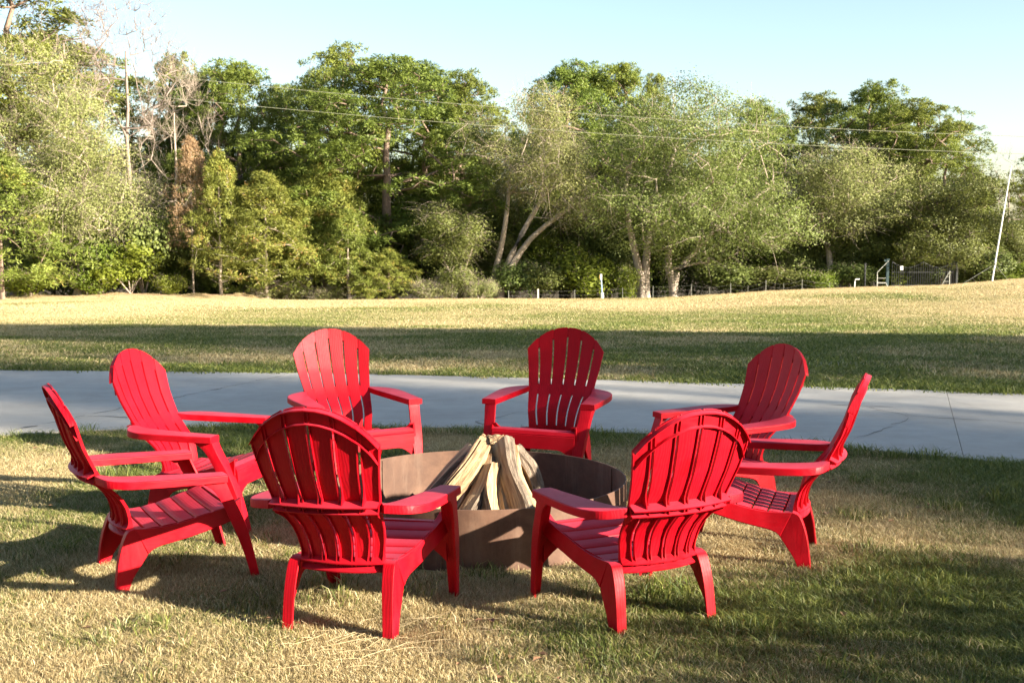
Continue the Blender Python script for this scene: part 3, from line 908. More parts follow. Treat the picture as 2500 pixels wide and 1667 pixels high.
def skeleton(rg, trunk, tips, hang=0.0, wig=.12, tip_r=.014, up=.25, min_z=0.0, rp=2.3):
    """grow limbs from the trunk polyline to every tip; returns tube paths"""
    trunk = np.asarray(trunk, float)
    nodes = [tuple(p) for p in trunk]; parent = [-1] + list(range(len(trunk) - 1))
    base = trunk[0]
    order = np.argsort(np.linalg.norm(tips - trunk[len(trunk) // 2], axis=1))
    N = np.array(nodes); ends = []
    chains = []
    for k in order:
        t = tips[k]
        d = np.linalg.norm(N - t, axis=1) + .35 * np.maximum(0, N[:, 2] - t[2]) * (1.0 if hang <= 0 else .3) + np.where(N[:, 2] < min_z, 50, 0)
        a = int(np.argmin(d)); p0 = N[a]
        L = np.linalg.norm(t - p0); m = max(2, int(L / .8))
        new = []; prev = a
        mid = (p0 + t) / 2 + np.array([0, 0, up * L * (.5 if hang <= 0 else 1)]) + rg.normal(0, wig * L, 3)
        for i in range(1, m + 1):
            s = i / m
            q = p0 * (1 - s) ** 2 + 2 * mid * s * (1 - s) + t * s * s
            nodes.append(tuple(q)); parent.append(prev); prev = len(nodes) - 1; new.append(q)
        N = np.vstack([N, new]); chains.append([a] + list(range(len(nodes) - m, len(nodes)))); ends.append(prev)
    cnt = np.zeros(len(nodes))
    par = np.array(parent)
    for e in ends: cnt[e] += 1
    for i in range(len(nodes) - 1, 0, -1): cnt[par[i]] += cnt[i]
    rad = tip_r * np.maximum(cnt, 1) ** (1 / rp)
    paths = []
    for c in chains:
        r = rad[c].copy(); r[0] = min(r[0], r[1] * 1.25); r[-1] *= .5
        paths.append((N[c], r))
    return N, rad, paths

def facing_cards(rg, C, out, L, W, tint, jit=.65):
    """leaf cards whose faces turn loosely outwards, as leaves turn to the light"""
    n = len(C); N = unit(out + rg.normal(0, jit, (n, 3)))
    D = unit(np.cross(N, rg.normal(0, 1, (n, 3)))); side = np.cross(N, D)
    L = np.broadcast_to(L, n)[:, None]; W = np.broadcast_to(W, n)[:, None]
    V = np.stack([C, C + D * L * .5 + side * W, C + D * L, C + D * L * .5 - side * W], 1).reshape(-1, 3)
    return V, np.arange(n)[:, None] * 4 + np.arange(4)[None], np.repeat(tint, 4)

def leaf_cards(rg, C, D, L, W, tint, bend=None):
    """rhombus cards: centre points C, long axes D (unit), length L, width W"""
    n = len(C); side = unit(np.cross(D, rg.normal(0, 1, (n, 3))))
    L = np.broadcast_to(L, n)[:, None]; W = np.broadcast_to(W, n)[:, None]
    V = np.stack([C, C + D * L * .5 + side * W, C + D * L, C + D * L * .5 - side * W], 1).reshape(-1, 3)
    F = np.arange(n)[:, None] * 4 + np.arange(4)[None]
    return V, F, np.repeat(tint, 4)

def puffs(rg, tips, axis, per=30, L=.42, W=.028, flat=.6, tintbase=None):
    n = len(tips) * per
    D = unit(rg.normal(0, 1, (n, 3)) * np.array([1, 1, max(flat, .8)]) + np.repeat(axis, per, 0) * .45 + np.array([0, 0, .30]))
    C = np.repeat(tips, per, 0) + D * (.02 + .16 * rg.random((n, 1)))
    tb = rg.random(len(tips)) if tintbase is None else tintbase
    tint = np.clip(np.repeat(tb, per) * .6 + rg.random(n) * .4, 0, 1)
    L_ = L * (.7 + .5 * rg.random(n)); W_ = W * (.7 + .6 * rg.random(n)); h = rg.random(n) < .5
    V1, F1, T1 = leaf_cards(rg, C[h], D[h], L_[h], W_[h], tint[h])
    C2 = np.repeat(tips, per, 0)[~h] + D[~h] * L * (.55 + .5 * rg.random((int((~h).sum()), 1)))
    V2, F2, T2 = facing_cards(rg, C2, D[~h] + np.repeat(axis, per, 0)[~h] * .5, L_[~h] * .7, W_[~h] * 1.5, tint[~h], .35)
    return np.vstack([V1, V2]), np.vstack([F1, F2 + len(V1)]), np.concatenate([T1, T2])

def sprays(rg, tips, per=26, sig=.4, L=.16, W=.05, droop=0.0, tintbase=None, out=None):
    n = len(tips) * per
    off = rg.normal(0, sig, (n, 3)) * np.array([1, 1, .75])
    C = np.repeat(tips, per, 0) + off; C[:, 2] -= droop * np.abs(rg.normal(0, 1, n))
    D = unit(rg.normal(0, 1, (n, 3)) + np.array([0, 0, -.3 * (droop > 0)]))
    tb = rg.random(len(tips)) if tintbase is None else tintbase
    tint = np.clip(np.repeat(tb, per) * .55 + rg.random(n) * .45, 0, 1)
    L_ = L * (.6 + .8 * rg.random(n)); W_ = W * (.6 + .8 * rg.random(n))
    if out is None: return leaf_cards(rg, C, D, L_, W_, tint)
    return facing_cards(rg, C, unit(np.repeat(out, per, 0) + off / sig * .35), L_, W_, tint, .45)

def twigs(rg, tips, centre, per=6, L=.9, r=.012, droop=0.0):
    paths = []
    for t in tips:
        out = unit(t - centre)
        for k in range(per):
            d = unit(out * .9 + rg.normal(0, .75, 3) + np.array([0, 0, .15 - droop]))
            l = L * (.5 + rg.random())
            p1 = t + d * l * .5 + rg.normal(0, .05, 3); p2 = t + d * l + np.array([0, 0, -droop * l * .6]) + rg.normal(0, .08, 3)
            paths.append((np.array([t, p1, p2]), np.array([r, r * .7, r * .25])))
    return paths

def tree_parts(crown_name, crown_V, crown_F, tint, leafmat, paths_big, paths_twig, barkmat):
    """returns list of (part name, mesh)"""
    out = []
    if crown_V is not None:
        out.append((crown_name, quick_mesh(crown_name, crown_V, crown_F, None, [leafmat], {'tint': tint})))
    V, F = tubes_np(paths_big, 6)
    out.append(('trunk', quick_mesh('trunk', V, F, None, [barkmat], smooth=True)))
    if paths_twig:
        V, F = tubes_np(paths_twig, 3)
        out.append(('twigs', quick_mesh('twigs', V, F, None, [barkmat])))
    return out

def lobes_shell(rg, lobes, n, zfl=.75, inner=.55, topb=.2):
    """points near the upper shells of the lobes (cx,cy,cz,r)"""
    lobes = np.array(lobes, float); w = lobes[:, 3] ** 2; k = rg.choice(len(lobes), n, p=w / w.sum())
    d = unit(rg.normal(0, 1, (n, 3)) + np.array([0, 0, topb])); rr = lobes[k, 3] * (inner + (1 - inner) * rg.random(n) ** .6)
    return lobes[k, :3] + d * rr[:, None] * np.array([1, 1, zfl]), d, k

def mk_tall_pine(seed, H=20, W=13, low=.32, mat='pine', npuff=820, top=.5, lobn=36, trunkr=.40, per=26, shape=.75):
    rg = np.random.default_rng(seed)
    trunk = [(rg.normal(0, .035) * i ** .5, rg.normal(0, .035) * i ** .5, H * .95 * i / 14) for i in range(15)]
    trunk = np.array(trunk); lob = []
    for i in range(lobn):
        f = (i + .5) / lobn; z = H * (low + (1 - low) * f) * .97
        env = W / 2 * (.55 + .45 * min(1, f / .35)) * max(.08, 1 - f ** 2.6) ** .55
        a = i * 2.4 + rg.normal(0, .4); q = max(0, env - .6) * (.30 + .70 * rg.random() ** .7)
        lr = (1.5 + 1.3 * rg.random()) * (W / 13) * (1 - .2 * f)
        x0 = np.interp(z, trunk[:, 2], trunk[:, 0])
        lob.append((x0 + q * math.cos(a), q * math.sin(a), z + rg.normal(0, .3), lr))
    for k in range(3): lob.append((rg.normal(0, .5), rg.normal(0, .5), H * (.93 + .02 * k), 1.0 * W / 13 * top * 2))
    P, d, k = lobes_shell(rg, lob, npuff, .6, .45, .5)
    lt = rg.random(len(lob))[k] * .5 + rg.random(len(k)) * .5
    V, F, T = puffs(rg, P, d, int(per * 1.5), .33, .027, .6, lt)
    # limbs reach the lobe centres and a share of the puffs
    tips = np.vstack([np.array(lob)[:, :3], P[::4]])
    N, r, paths = skeleton(rg, trunk, tips, 0, .06, .02, .06, H * low * .8)
    tr = np.linspace(trunkr, .07, len(trunk)); tr[0] *= 1.25
    dead = []
    for i in range(10):
        z = H * (low * .5 + low * .9 * rg.random()); a = rg.random() * 6.28; L = 1 + 2.2 * rg.random()
        x0 = np.interp(z, trunk[:, 2], trunk[:, 0]); p = np.array([x0, 0, z])
        dead.append((np.array([p, p + np.array([math.cos(a), math.sin(a), .15]) * L * .5, p + np.array([math.cos(a), math.sin(a), -.1]) * L]), np.array([.05, .03, .01])))
    return tree_parts('crown', V, F, T, M[mat], [(trunk, tr)] + paths + dead, None, M['bark'])

def mk_young_pine(seed, H=9, W=5.5, low=.14, npuff=760, mat='pine_young', per=26, bare=True):
    rg = np.random.default_rng(seed)
    trunk = np.array([(rg.normal(0, .03), rg.normal(0, .03), H * .97 * i / 8) for i in range(9)])
    f = rg.random(npuff) ** .85; z = H * (low + (1 - low) * f)
    env = W / 2 * (1 - f ** 1.6) ** .85 * (1 + .16 * np.sin(z * 4.2 + rg.random())) + .15
    a = rg.random(npuff) * 6.283; env *= 1 + .22 * np.sin(3 * a + z * 1.3) + .12 * np.sin(7 * a + 2.1 * z)
    q = env * (.45 + .55 * rg.random(npuff) ** .5)
    P = np.stack([q * np.cos(a), q * np.sin(a), z + .1 * q], 1)
    d = unit(np.stack([np.cos(a), np.sin(a), .9 + 0 * a], 1))
    P += rg.normal(0, .12, P.shape)
    lt = np.clip(.5 + .35 * np.sin(z * 2.2 + 2 * a) + rg.normal(0, .18, npuff), 0, 1)
    V, F, T = puffs(rg, P, d, int(per * 1.2), .32, .020, .8, lt)
    N, r, paths = skeleton(rg, trunk, P[::3], 0, .04, .010, .04, 0)
    tr = np.linspace(.13, .02, len(trunk))
    if bare:
        for i in range(26):
            z_ = H * (.03 + low * 1.6 * rg.random()); an = rg.random() * 6.28; L = .5 + 1.1 * rg.random(); p = np.array([0, 0, z_])
            paths.append((np.array([p, p + np.array([math.cos(an), math.sin(an), .25]) * L]), np.array([.018, .006])))
    return tree_parts('crown', V, F, T, M[mat], [(trunk, tr)] + paths, None, M['bark_pale'] if bare else M['bark'])

def mk_broad(seed, H=16, W=16, trunk=None, base=.3, mat='leaf_elm', ntip=620, per=34, sig=.42, L=.17, Wd=.05, tw=5, twL=1.0, twr=.013,
             droop=0.0, lobn=22, barkmat='bark_pale', trunkr=.5, stems=1, zfl=.8, flat=1.0, rp=2.3, hang=0.0):
    rg = np.random.default_rng(seed)
    lob = []
    cz = H * (base + (1 - base) * .45); rz = H * (1 - base) * .5
    for i in range(lobn):
        d = unit(rg.normal(0, 1, 3) + np.array([0, 0, .15])); rr = .35 + .4 * rg.random() if i > 3 else .15
        lr = (.26 + .12 * rg.random()) * W / 2
        lob.append((d[0] * rr * W / 2, d[1] * rr * W / 2 * flat, cz + d[2] * rr * rz * 1.25, lr))
    P, d, k = lobes_shell(rg, lob, ntip, zfl, .4, .25)
    P[:, 2] = np.maximum(P[:, 2], H * .06)
    lt = rg.random(len(lob))[k] * .55 + rg.random(len(k)) * .45
    V, F, T = sprays(rg, P, int(per * 1.45), sig * .92, L * .80, Wd * .80, droop, lt, d)
    paths = []
    S_ = max(1, stems); Ps = []
    if trunk is None:
        trunk = [[(0, 0, 0), (rg.normal(0, .15), 0, H * .12), (rg.normal(0, .3), rg.normal(0, .3), H * .28), (rg.normal(0, .4), rg.normal(0, .4), H * .5)]]
    groups = np.argmin(np.stack([np.linalg.norm(P[:, :2] - np.array(t_[-1])[:2], axis=1) for t_ in trunk]), axis=0)
    for q, t_ in enumerate(trunk):
        tp = crom(np.array(t_, float), 10); sub = P[groups == q]
        if len(sub) > 4:
            N, r, ps = skeleton(rg, tp, sub[::2], hang, .09, .014, .12 + hang, H * .12, rp); paths += ps
        tr = np.linspace(trunkr, trunkr * .32, len(tp)); tr[0] *= 1.35
        paths.append((tp, tr))
    ctr = np.array([0, 0, cz])
    tws = twigs(rg, P[rg.random(len(P)) < .9], ctr, tw, twL, twr, droop) if tw else None
    return tree_parts('crown', V, F, T, M[mat], paths, tws, M[barkmat])

def mk_bare(seed, H=20, spread=8, base=.55, n=120, barkmat='bark_dead', leaf=None, tips_per=5, trunkr=.3, twr=.011, twL=1.1):
    rg = np.random.default_rng(seed)
    trunk = np.array([(rg.normal(0, .08), rg.normal(0, .08), H * .82 * i / 9) for i in range(10)])
    f = rg.random(n) ** .7; z = H * (base + (1 - base) * f); a = rg.random(n) * 6.283
    q = spread / 2 * np.sin(np.pi * (.18 + .74 * f)) ** .7 * (.45 + .55 * rg.random(n))
    P = np.stack([q * np.cos(a), q * np.sin(a), z], 1)
    N, r, paths = skeleton(rg, trunk, P, 0, .06, .012, .0, H * base * .75, 2.2)
    paths.append((trunk, np.linspace(trunkr, .07, len(trunk))))
    tws = twigs(rg, P, np.array([0, 0, H * base]), tips_per, twL, twr, 0)
    if leaf:
        V, F, T = sprays(rg, P, 26, .5, .14, .03)
        return tree_parts('crown', V, F, T, M[leaf], paths, tws, M[barkmat])
    return tree_parts('crown', None, None, None, None, paths, tws, M[barkmat])

def mk_bush(seed, W=4, H=2.6, mat='leaf_bright', n=230, per=26, L=.16, Wd=.06, twig=2, sig=.3, barkmat='bark_pale'):
    rg = np.random.default_rng(seed); lob = []
    for i in range(9):
        a = rg.random() * 6.28; q = W / 2 * (.15 + .5 * rg.random())
        lob.append((q * math.cos(a), q * math.sin(a) * .8, H * (.3 + .35 * rg.random()), W * (.14 + .09 * rg.random())))
    P, d, k = lobes_shell(rg, lob, n, min(1.2, H / W * 1.5), .4, .2)
    P[:, 2] = np.clip(P[:, 2], .1, None)
    V, F, T = sprays(rg, P, per, sig, L, Wd, 0, rg.random(len(lob))[k] * .5 + rg.random(n) * .5, d)
    paths = []
    for i in range(7):
        t = P[rg.integers(len(P))]; paths.append((np.array([[0, 0, -.1], t * np.array([.45, .45, .55]), t]), np.array([.05, .03, .01])))
    V2, F2 = tubes_np(paths, 5)
    parts = [('crown', quick_mesh('crown', V, F, None, [M[mat]], {'tint': T})), ('stem', quick_mesh('stem', V2, F2, None, [M[barkmat]]))]
    if twig:
        V3, F3 = tubes_np(twigs(rg, P, np.array([0, 0, H * .3]), twig, .6, .010, 0), 3)
        parts.append(('twigs', quick_mesh('twigs', V3, F3, None, [M[barkmat]])))
    return parts

LIB = {
 'pineA': mk_tall_pine(1, 20, 14, .24, npuff=1900, lobn=46, per=27),
 'pineB': mk_tall_pine(2, 20, 11, .30, npuff=1250, lobn=34),
 'pineC': mk_tall_pine(3, 20, 9, .50, npuff=700, lobn=22, shape=.6),
 'pineL': mk_tall_pine(4, 20, 13, .24, npuff=1100, lobn=32, shape=.9),
 'youngA': mk_young_pine(5, 9, 5.6),
 'youngB': mk_young_pine(6, 9, 4.2, .18, 560),
 'youngC': mk_young_pine(7, 9, 7.0, .05, 900, bare=False),
 'paleA': mk_broad(8, 18, 15, None, .06, 'leaf_pale', 900, 44, .50, .17, .050, 4, 1.3, .009, .15, 26, 'bark_pale', .45),
 'lean': mk_broad(9, 17, 13.5, [[(-3.2, 0, 0), (-2.6, 0, 2.2), (-1.2, 0, 5.5), (.6, 0, 8.8), (1.8, 0, 11)], [(-3.3, .2, 0), (-3.2, .3, 2.2), (-2.6, .3, 5), (-2.2, 0, 8), (-2.0, 0, 11)], [(-3.0, -.2, 0), (-2.2, -.2, 2.4), (-.5, 0, 5.2), (2.4, 0, 7.6), (4.4, 0, 8.8)]],
                  .34, 'leaf_pale', 640, 40, .48, .17, .050, 4, 1.3, .009, .25, 20, 'bark_pale', .34),
 'elm': mk_broad(10, 18, 19, [[(-3.8, 0, -.4), (-3.9, 0, 1.6), (-4.4, 0, 4.4), (-5.0, 0, 8.2), (-4.6, 0, 11)], [(-3.6, 0, -.4), (-3.6, .2, 2.4), (-3.3, .3, 5.5), (-2.2, .2, 10), (-1.6, .2, 13)], [(-1.7, .3, -.4), (-1.7, .3, 1.4), (-1.2, .3, 2.8), (1.4, .3, 6.2), (4.4, .2, 9)], [(-1.7, .3, -.4), (-1.8, .3, 1.4), (-2.1, .4, 3.4), (-1.2, .4, 7), (1.5, .4, 11.5)]],
                 .10, 'leaf_elm', 1200, 46, .48, .18, .058, 2, 1.1, .009, .1, 36, 'bark_pale', .36),
 'broadB': mk_broad(11, 15, 13, None, .2, 'leaf_elm', 560, 44, .46, .18, .06, 2, 1.1, .009, .1, 20, 'bark_dark', .4),
 'broadP': mk_broad(12, 15, 12, None, .25, 'leaf_pale', 520, 42, .48, .17, .055, 3, 1.2, .009, .1, 20, 'bark_pale', .35),
 'oak': mk_broad(13, 13, 12, None, .06, 'leaf_oak', 620, 44, .40, .17, .06, 2, .7, .010, 0, 24, 'bark_dark', .4),
 'under': mk_broad(14, 8, 8, None, .03, 'leaf_oak', 300, 44, .42, .19, .07, 2, .7, .010, 0, 16, 'bark_dark', .16),
 'underB': mk_broad(15, 8, 7.5, None, .03, 'leaf_bright', 300, 40, .42, .18, .07, 2, .7, .010, 0, 16, 'bark_dark', .16),
 'willow': mk_broad(16, 9, 6.5, [[(.5, 0, -.3), (0, 0, .8), (.1, 0, 2.6), (-.8, 0, 5.0)], [(.6, 0, -.3), (1.0, 0, .9), (.9, 0, 2.4), (1.4, 0, 4.8)]], .12, 'leaf_elm', 340, 52, .42, .15, .05, 2, 1.2, .008, .5, 14, 'bark_pale', .13),
 'dead': mk_bare(17, 20, 9, .58, 150, tips_per=7),
 'deadred': mk_bare(18, 20, 9, .62, 110, leaf='dead_red'),
 'deadgrey': mk_bare(19, 17, 10, .30, 150, barkmat='bark_pale', leaf=None, tips_per=9, twL=1.5, twr=.009),
 'sparse': mk_broad(31, 15, 12, None, .2, 'leaf_oak', 210, 20, .5, .24, .08, 0, 1, .01, 0, 16, 'bark_dark', .4),
 'thin': mk_bare(20, 12, 5, .45, 60, 'bark_dead', None, 5, .13, .010, .9),
 'browncedar': mk_young_pine(21, 12, 5.0, .30, 430, 'dead', 22, True),
 'bushA': mk_bush(22), 'bushB': mk_bush(23, 5, 2.4, 'leaf_pale', 240, 22, .14, .045, 5), 'bushC': mk_bush(24, 4.5, 4.2, 'leaf_oak', 260, 34, .17, .065, 1),
 'bushD': mk_bush(25, 4.5, 4.6, 'leaf_bright', 280, 34, .18, .07, 1),
}
NAMES = {'pineA': 'pine_tree', 'pineB': 'pine_tree', 'pineC': 'pine_tree', 'pineL': 'pine_tree', 'youngA': 'young_pine_tree', 'youngB': 'young_pine_tree', 'youngC': 'young_pine_tree',
         'paleA': 'willow_tree', 'lean': 'leaning_tree', 'elm': 'elm_tree', 'broadB': 'broadleaf_tree', 'broadP': 'broadleaf_tree', 'oak': 'oak_tree', 'under': 'understory_tree', 'underB': 'understory_tree',
         'willow': 'small_willow_tree', 'sparse': 'broadleaf_tree', 'dead': 'bare_tree', 'deadred': 'bare_tree', 'deadgrey': 'bare_tree', 'thin': 'bare_tree', 'browncedar': 'dead_cedar_tree', 'bushA': 'bush', 'bushB': 'bush', 'bushC': 'bush', 'bushD': 'bush'}
HB = {k: (20, 14) for k in ('pineA',)}
HB.update({'pineB': (20, 11), 'pineC': (20, 9), 'pineL': (20, 13), 'youngA': (9, 5.6), 'youngB': (9, 4.2), 'youngC': (9, 7), 'paleA': (18, 15), 'lean': (17, 13.5), 'elm': (18, 19), 'broadB': (15, 13), 'broadP': (15, 12),
           'oak': (13, 12), 'under': (8, 8), 'underB': (8, 7.5), 'willow': (9, 6.5), 'dead': (20, 9), 'deadred': (20, 9), 'deadgrey': (17, 10), 'thin': (12, 5), 'browncedar': (12, 5),
           'bushA': (2.6, 4), 'bushB': (2.4, 5), 'bushC': (4.2, 4.5), 'bushD': (4.6, 4.5)})
def true_size(parts):
    lo = np.full(3, 1e9); hi = -lo
    for nm, me in parts:
        c = np.empty(len(me.vertices) * 3, np.float32); me.vertices.foreach_get('co', c); c = c.reshape(-1, 3)
        lo = np.minimum(lo, np.percentile(c, .3, axis=0)); hi = np.maximum(hi, np.percentile(c, 99.7, axis=0))
    return hi[2], hi[0] - lo[0]
SZ = {k: true_size(p) for k, p in LIB.items()}

def plant(kind, x, y, H, W, rz=0.0, label=None, group=None, sink=0.0, cat=None):
    h0, w0 = SZ[kind]
    o = empty(NAMES[kind], (x, y, zg(x, y) - sink), (0, 0, rz))
    s = W / w0 * (1.25 if kind.startswith('pine') else 1.3 if kind.startswith('young') else 1.0)
    o.scale = (s, s, H / h0)
    for nm, me in LIB[kind]:
        c_ = mesh_obj(nm, me, o)
        if nm == 'twigs': c_['kind'] = 'stuff'
    return tag(o, label, cat or ('bush' if kind.startswith('bush') else 'tree'), group)

def at(d, v, Y):
    """picture column / row (2352 wide) of a thing standing Y metres away -> world x and height above sea"""
    u = d * 2500 / 2352; w = v * 2500 / 2352
    return (u - 1250) / 2897 * Y * 1.0, HC - (w - 565) / 2897 * Y
def spot(kind, d, vtop, wd, Y, rz=0.0, label=None, group=None, cat=None):
    x, zt = at(d, vtop, Y)
    z0 = zg(x, Y)
    return plant(kind, x, Y, zt - z0, wd * 2500 / 2352 / 2897 * Y, rz, label, group, 0, cat)

PG = 'tall pines rising above the wood'
YG = 'young pines at the edge of the field'
UG = 'shadowy understory trees filling the wood'
BG = 'bushes along the wood edge'
# (kind, column, top row, width, distance, spin, label, group)
TREES = [
 ('youngC', 5, 352, 300, 93, .4, 'bushy yellow-green young pine at the far left edge of the field', YG),
 ('pineC', 40, -70, 400, 104, 1.0, 'tall pine whose needle crown fills the top left corner', PG),
 ('deadred', 165, -60, 250, 110, .6, 'bare tree with reddish dry twigs in the top left beside the tall pine', None),
 ('dead', 305, -30, 260, 102, 2.0, 'silvery dead pine standing bare against the sky at the upper left', None),
 ('pineB', 190, 110, 330, 122, .7, 'pine half hidden behind the big pale willow', PG),
 ('paleA', 185, 105, 520, 97, .3, 'huge pale olive willow with wispy twigs at the left', None),
 ('deadgrey', 410, 120, 250, 106, 1.1, 'leafless grey tree with drooping dry twigs between willow and pines', None),
 ('pineB', 400, 135, 170, 118, 2.6, 'thin-topped pine behind the leafless grey tree', PG),
 ('browncedar', 445, 318, 130, 97.5, 0, 'dead rust-brown conifer between willow and young pines', None),
 ('pineA', 555, 150, 290, 112, 1.9, 'broad pine left of the dark gap, above the young pines', PG),
 ('pineC', 650, 203, 140, 124, .2, 'dark distant pine seen in the gap between two big pines', PG),
 ('youngB', 508, 352, 120, 96.5, .8, 'slim young pine right of the rust-brown dead conifer', YG),
 ('youngA', 612, 400, 230, 97, 2.2, 'wide yellow-green young pine in the row', YG),
 ('youngA', 700, 440, 190, 100, 4.1, 'rusty tinged young pine in front of the larger green one', YG),
 ('youngC', 560, 470, 190, 103, 2.9, 'young pine filling the gap between the slim one and the wide one', YG),
 ('pineB', 470, 170, 230, 115, 3.7, 'pine standing directly behind the rust-brown conifer', PG),
 ('pineA', 730, 215, 300, 117, 2.7, 'shadowy pine in the gap behind the two tall pine tops', PG),
 ('pineB', 980, 160, 260, 113, 4.4, 'pine joined to the right shoulder of the giant pine', PG),
 ('pineA', 1370, 165, 330, 119, 5.1, 'wide pine crown showing above the meeting of leaning tree and elm', PG),
 ('pineA', 2040, 250, 320, 116, .4, 'broad dark pine at the back of the right-hand clump', PG),
 ('youngC', 745, 378, 250, 101, 1.2, 'full green young pine beside the giant pine', YG),
 ('youngB', 800, 480, 120, 97, 3.0, 'right end young pine with a low skirt of needles', YG),
 ('pineL', 790, 112, 250, 110, .9, 'pine top poking up highest left of the giant pine', PG),
 ('pineA', 892, 140, 440, 104, .2, 'giant spreading pine left of the middle', PG),
 ('pineB', 1060, 178, 220, 112, 1.5, 'rounded pine right of the giant spreading pine', PG),
 ('youngC', 893, 570, 130, 96.8, 2.0, 'small bushy pine at the foot of the giant pine', YG),
 ('willow', 1030, 455, 200, 97, .1, 'small drooping willow with a forked pale trunk', None),
 ('lean', 1235, 205, 380, 99, 0, 'pale twiggy tree with leaning stems in the middle of the wood', None),
 ('pineB', 1300, 150, 230, 116, 3.3, 'pine crown above the pale leaning tree', PG),
 ('pineC', 1290, 330, 130, 106, 4.0, 'old pine trunk hung with dry twigs behind the leaning tree', PG),
 ('pineC', 1428, 155, 150, 118, .5, 'small pine top over the left of the great elm', PG),
 ('pineC', 1500, 178, 110, 120, 2.5, 'tiny pine top over the middle of the great elm', PG),
 ('elm', 1610, 185, 520, 99, 0, 'great spreading elm with two pale trunks right of the middle', None),
 ('pineB', 1730, 243, 190, 112, 1.0, 'pine peeping over the right shoulder of the great elm', PG),
 ('pineB', 1870, 228, 250, 122, .9, 'dark-shouldered pine in the right-hand clump', PG),
 ('pineB', 1985, 198, 230, 112, 2.1, 'highest pine of the right-hand clump', PG),
 ('pineL', 2100, 235, 280, 108, 3.0, 'wide pine with long side limbs at the right of the clump', PG),
 ('pineL', 2160, 300, 180, 106, 1.1, 'lower pine reaching out at the right end of the clump', PG),
 ('broadP', 1910, 325, 290, 102, .8, 'yellow-olive broadleaf tree with dark forked limbs', None),
 ('broadB', 2020, 400, 220, 106, 2.8, 'green broadleaf tree behind the iron gate', None),
 ('oak', 2190, 395, 330, 100, .5, 'dense dark green oak left of the white pole', None),
 ('thin', 2232, 335, 60, 112, .2, 'thin dead stem above the dense oak', None),
 ('thin', 2308, 335, 120, 118, 1.4, 'bare winter tree beside the top of the white pole', None),
 ('pineC', 2385, 335, 150, 96, .3, 'dark pine cut off by the right edge', PG),
 ('under', 2340, 480, 130, 104, 1.3, 'mixed green tree right of the white pole', None),
]
for k_, d_, v_, w_, Y_, r_, lab_, g_ in TREES: spot(k_, d_, v_, w_, Y_, r_, lab_, g_)
UND = [(130, 430, 230, 101), (240, 470, 230, 99), (330, 470, 220, 100), (400, 480, 170, 103), (470, 520, 180, 104), (560, 480, 220, 107), (680, 430, 240, 108), (820, 430, 230, 108), (900, 500, 230, 107), (985, 470, 230, 106),
       (1080, 430, 230, 106), (1160, 470, 220, 104), (1240, 500, 220, 104), (1330, 420, 240, 106), (1400, 470, 220, 103), (1480, 450, 230, 107), (1580, 470, 230, 107), (1690, 500, 220, 106), (1790, 470, 220, 105), (1860, 520, 200, 103),
       (1960, 500, 210, 103), (2050, 530, 200, 103), (2130, 520, 210, 106), (2260, 520, 200, 107), (2330, 560, 150, 110), (60, 430, 260, 104)]
ULAB = 'shadowy understory tree filling the wood behind the field edge'
for i, (d_, v_, w_, Y_) in enumerate(UND):
    spot('under' if i % 3 else 'underB', d_, v_, w_, Y_ + 1.5, i * 1.7, ULAB, UG)
for i, (d_, v_, w_) in enumerate([(-60, 350, 300), (220, 330, 300), (420, 330, 280), (600, 330, 300), (780, 330, 300), (980, 330, 300), (1130, 330, 280), (1330, 300, 300), (1500, 330, 300), (1700, 330, 300), (1880, 350, 280), (2060, 360, 280), (2200, 430, 260), (2330, 470, 200), (2430, 400, 260)]):
    spot('oak', d_, v_, w_, 122 + (i % 3) * 4, i * 2.1, 'deep background tree closing the wood behind the first rows', 'background trees closing the wood')
BUSH = [('bushD', 235, 520, 150, 97, 'bright yellow-green shrub under the pale willow'), ('bushC', 330, 480, 170, 98, 'tall dark green shrub left of the dead conifer'), ('bushD', 300, 540, 160, 96.5, 'leafy green shrub above the brown earth bank'),
        ('bushA', 200, 610, 130, 96, 'low spreading shrub at the foot of the willow'), ('bushA', 70, 610, 180, 95, 'weedy shrub at the left edge of the field'), ('bushA', 400, 625, 90, 97, 'low weeds beside the dead conifer trunk'),
        ('bushB', 1000, 636, 120, 96, 'pale round shrub left of the forked willow trunk'), ('bushB', 1102, 636, 90, 95.6, 'pale round shrub right of the forked willow trunk'), ('bushC', 1180, 590, 130, 99, 'dark shrub below the leaning stems'),
        ('bushD', 1340, 560, 160, 99, 'green leafy shrub behind the wire fence'), ('bushC', 1260, 600, 130, 98.6, 'dark shrub left of the marker post'), ('bushA', 1440, 600, 70, 97, 'ivy-covered stump right of the marker post'),
        ('bushC', 1680, 600, 180, 100, 'dark hollow shrub under the elm branches'), ('bushC', 1790, 610, 160, 99, 'dark shrub behind the right end of the wire fence'), ('bushA', 1880, 614, 130, 97.5, 'sunlit green shrub left of the gate'),
        ('bushD', 2085, 575, 150, 102, 'bright leafy shrub glimpsed behind the gate'), ('bushC', 2250, 570, 150, 99, 'dark shrub left of the foot of the white pole'), ('bushD', 2330, 600, 110, 99, 'green shrub right of the foot of the white pole'), ('bushC', 860, 620, 100, 99, 'dark shrub left of the small bushy pine'), ('bushB', 640, 650, 160, 97.5, 'dry brush below the young pines'), ('bushB', 760, 655, 120, 97.5, 'dry brush at the foot of the last young pines'), ('bushC', 1960, 600, 120, 99, 'dark shrub beside the gate post')]
for k_, d_, v_, w_, Y_, lab_ in BUSH: spot(k_, d_, v_, w_, Y_, (d_ % 7), lab_, BG)

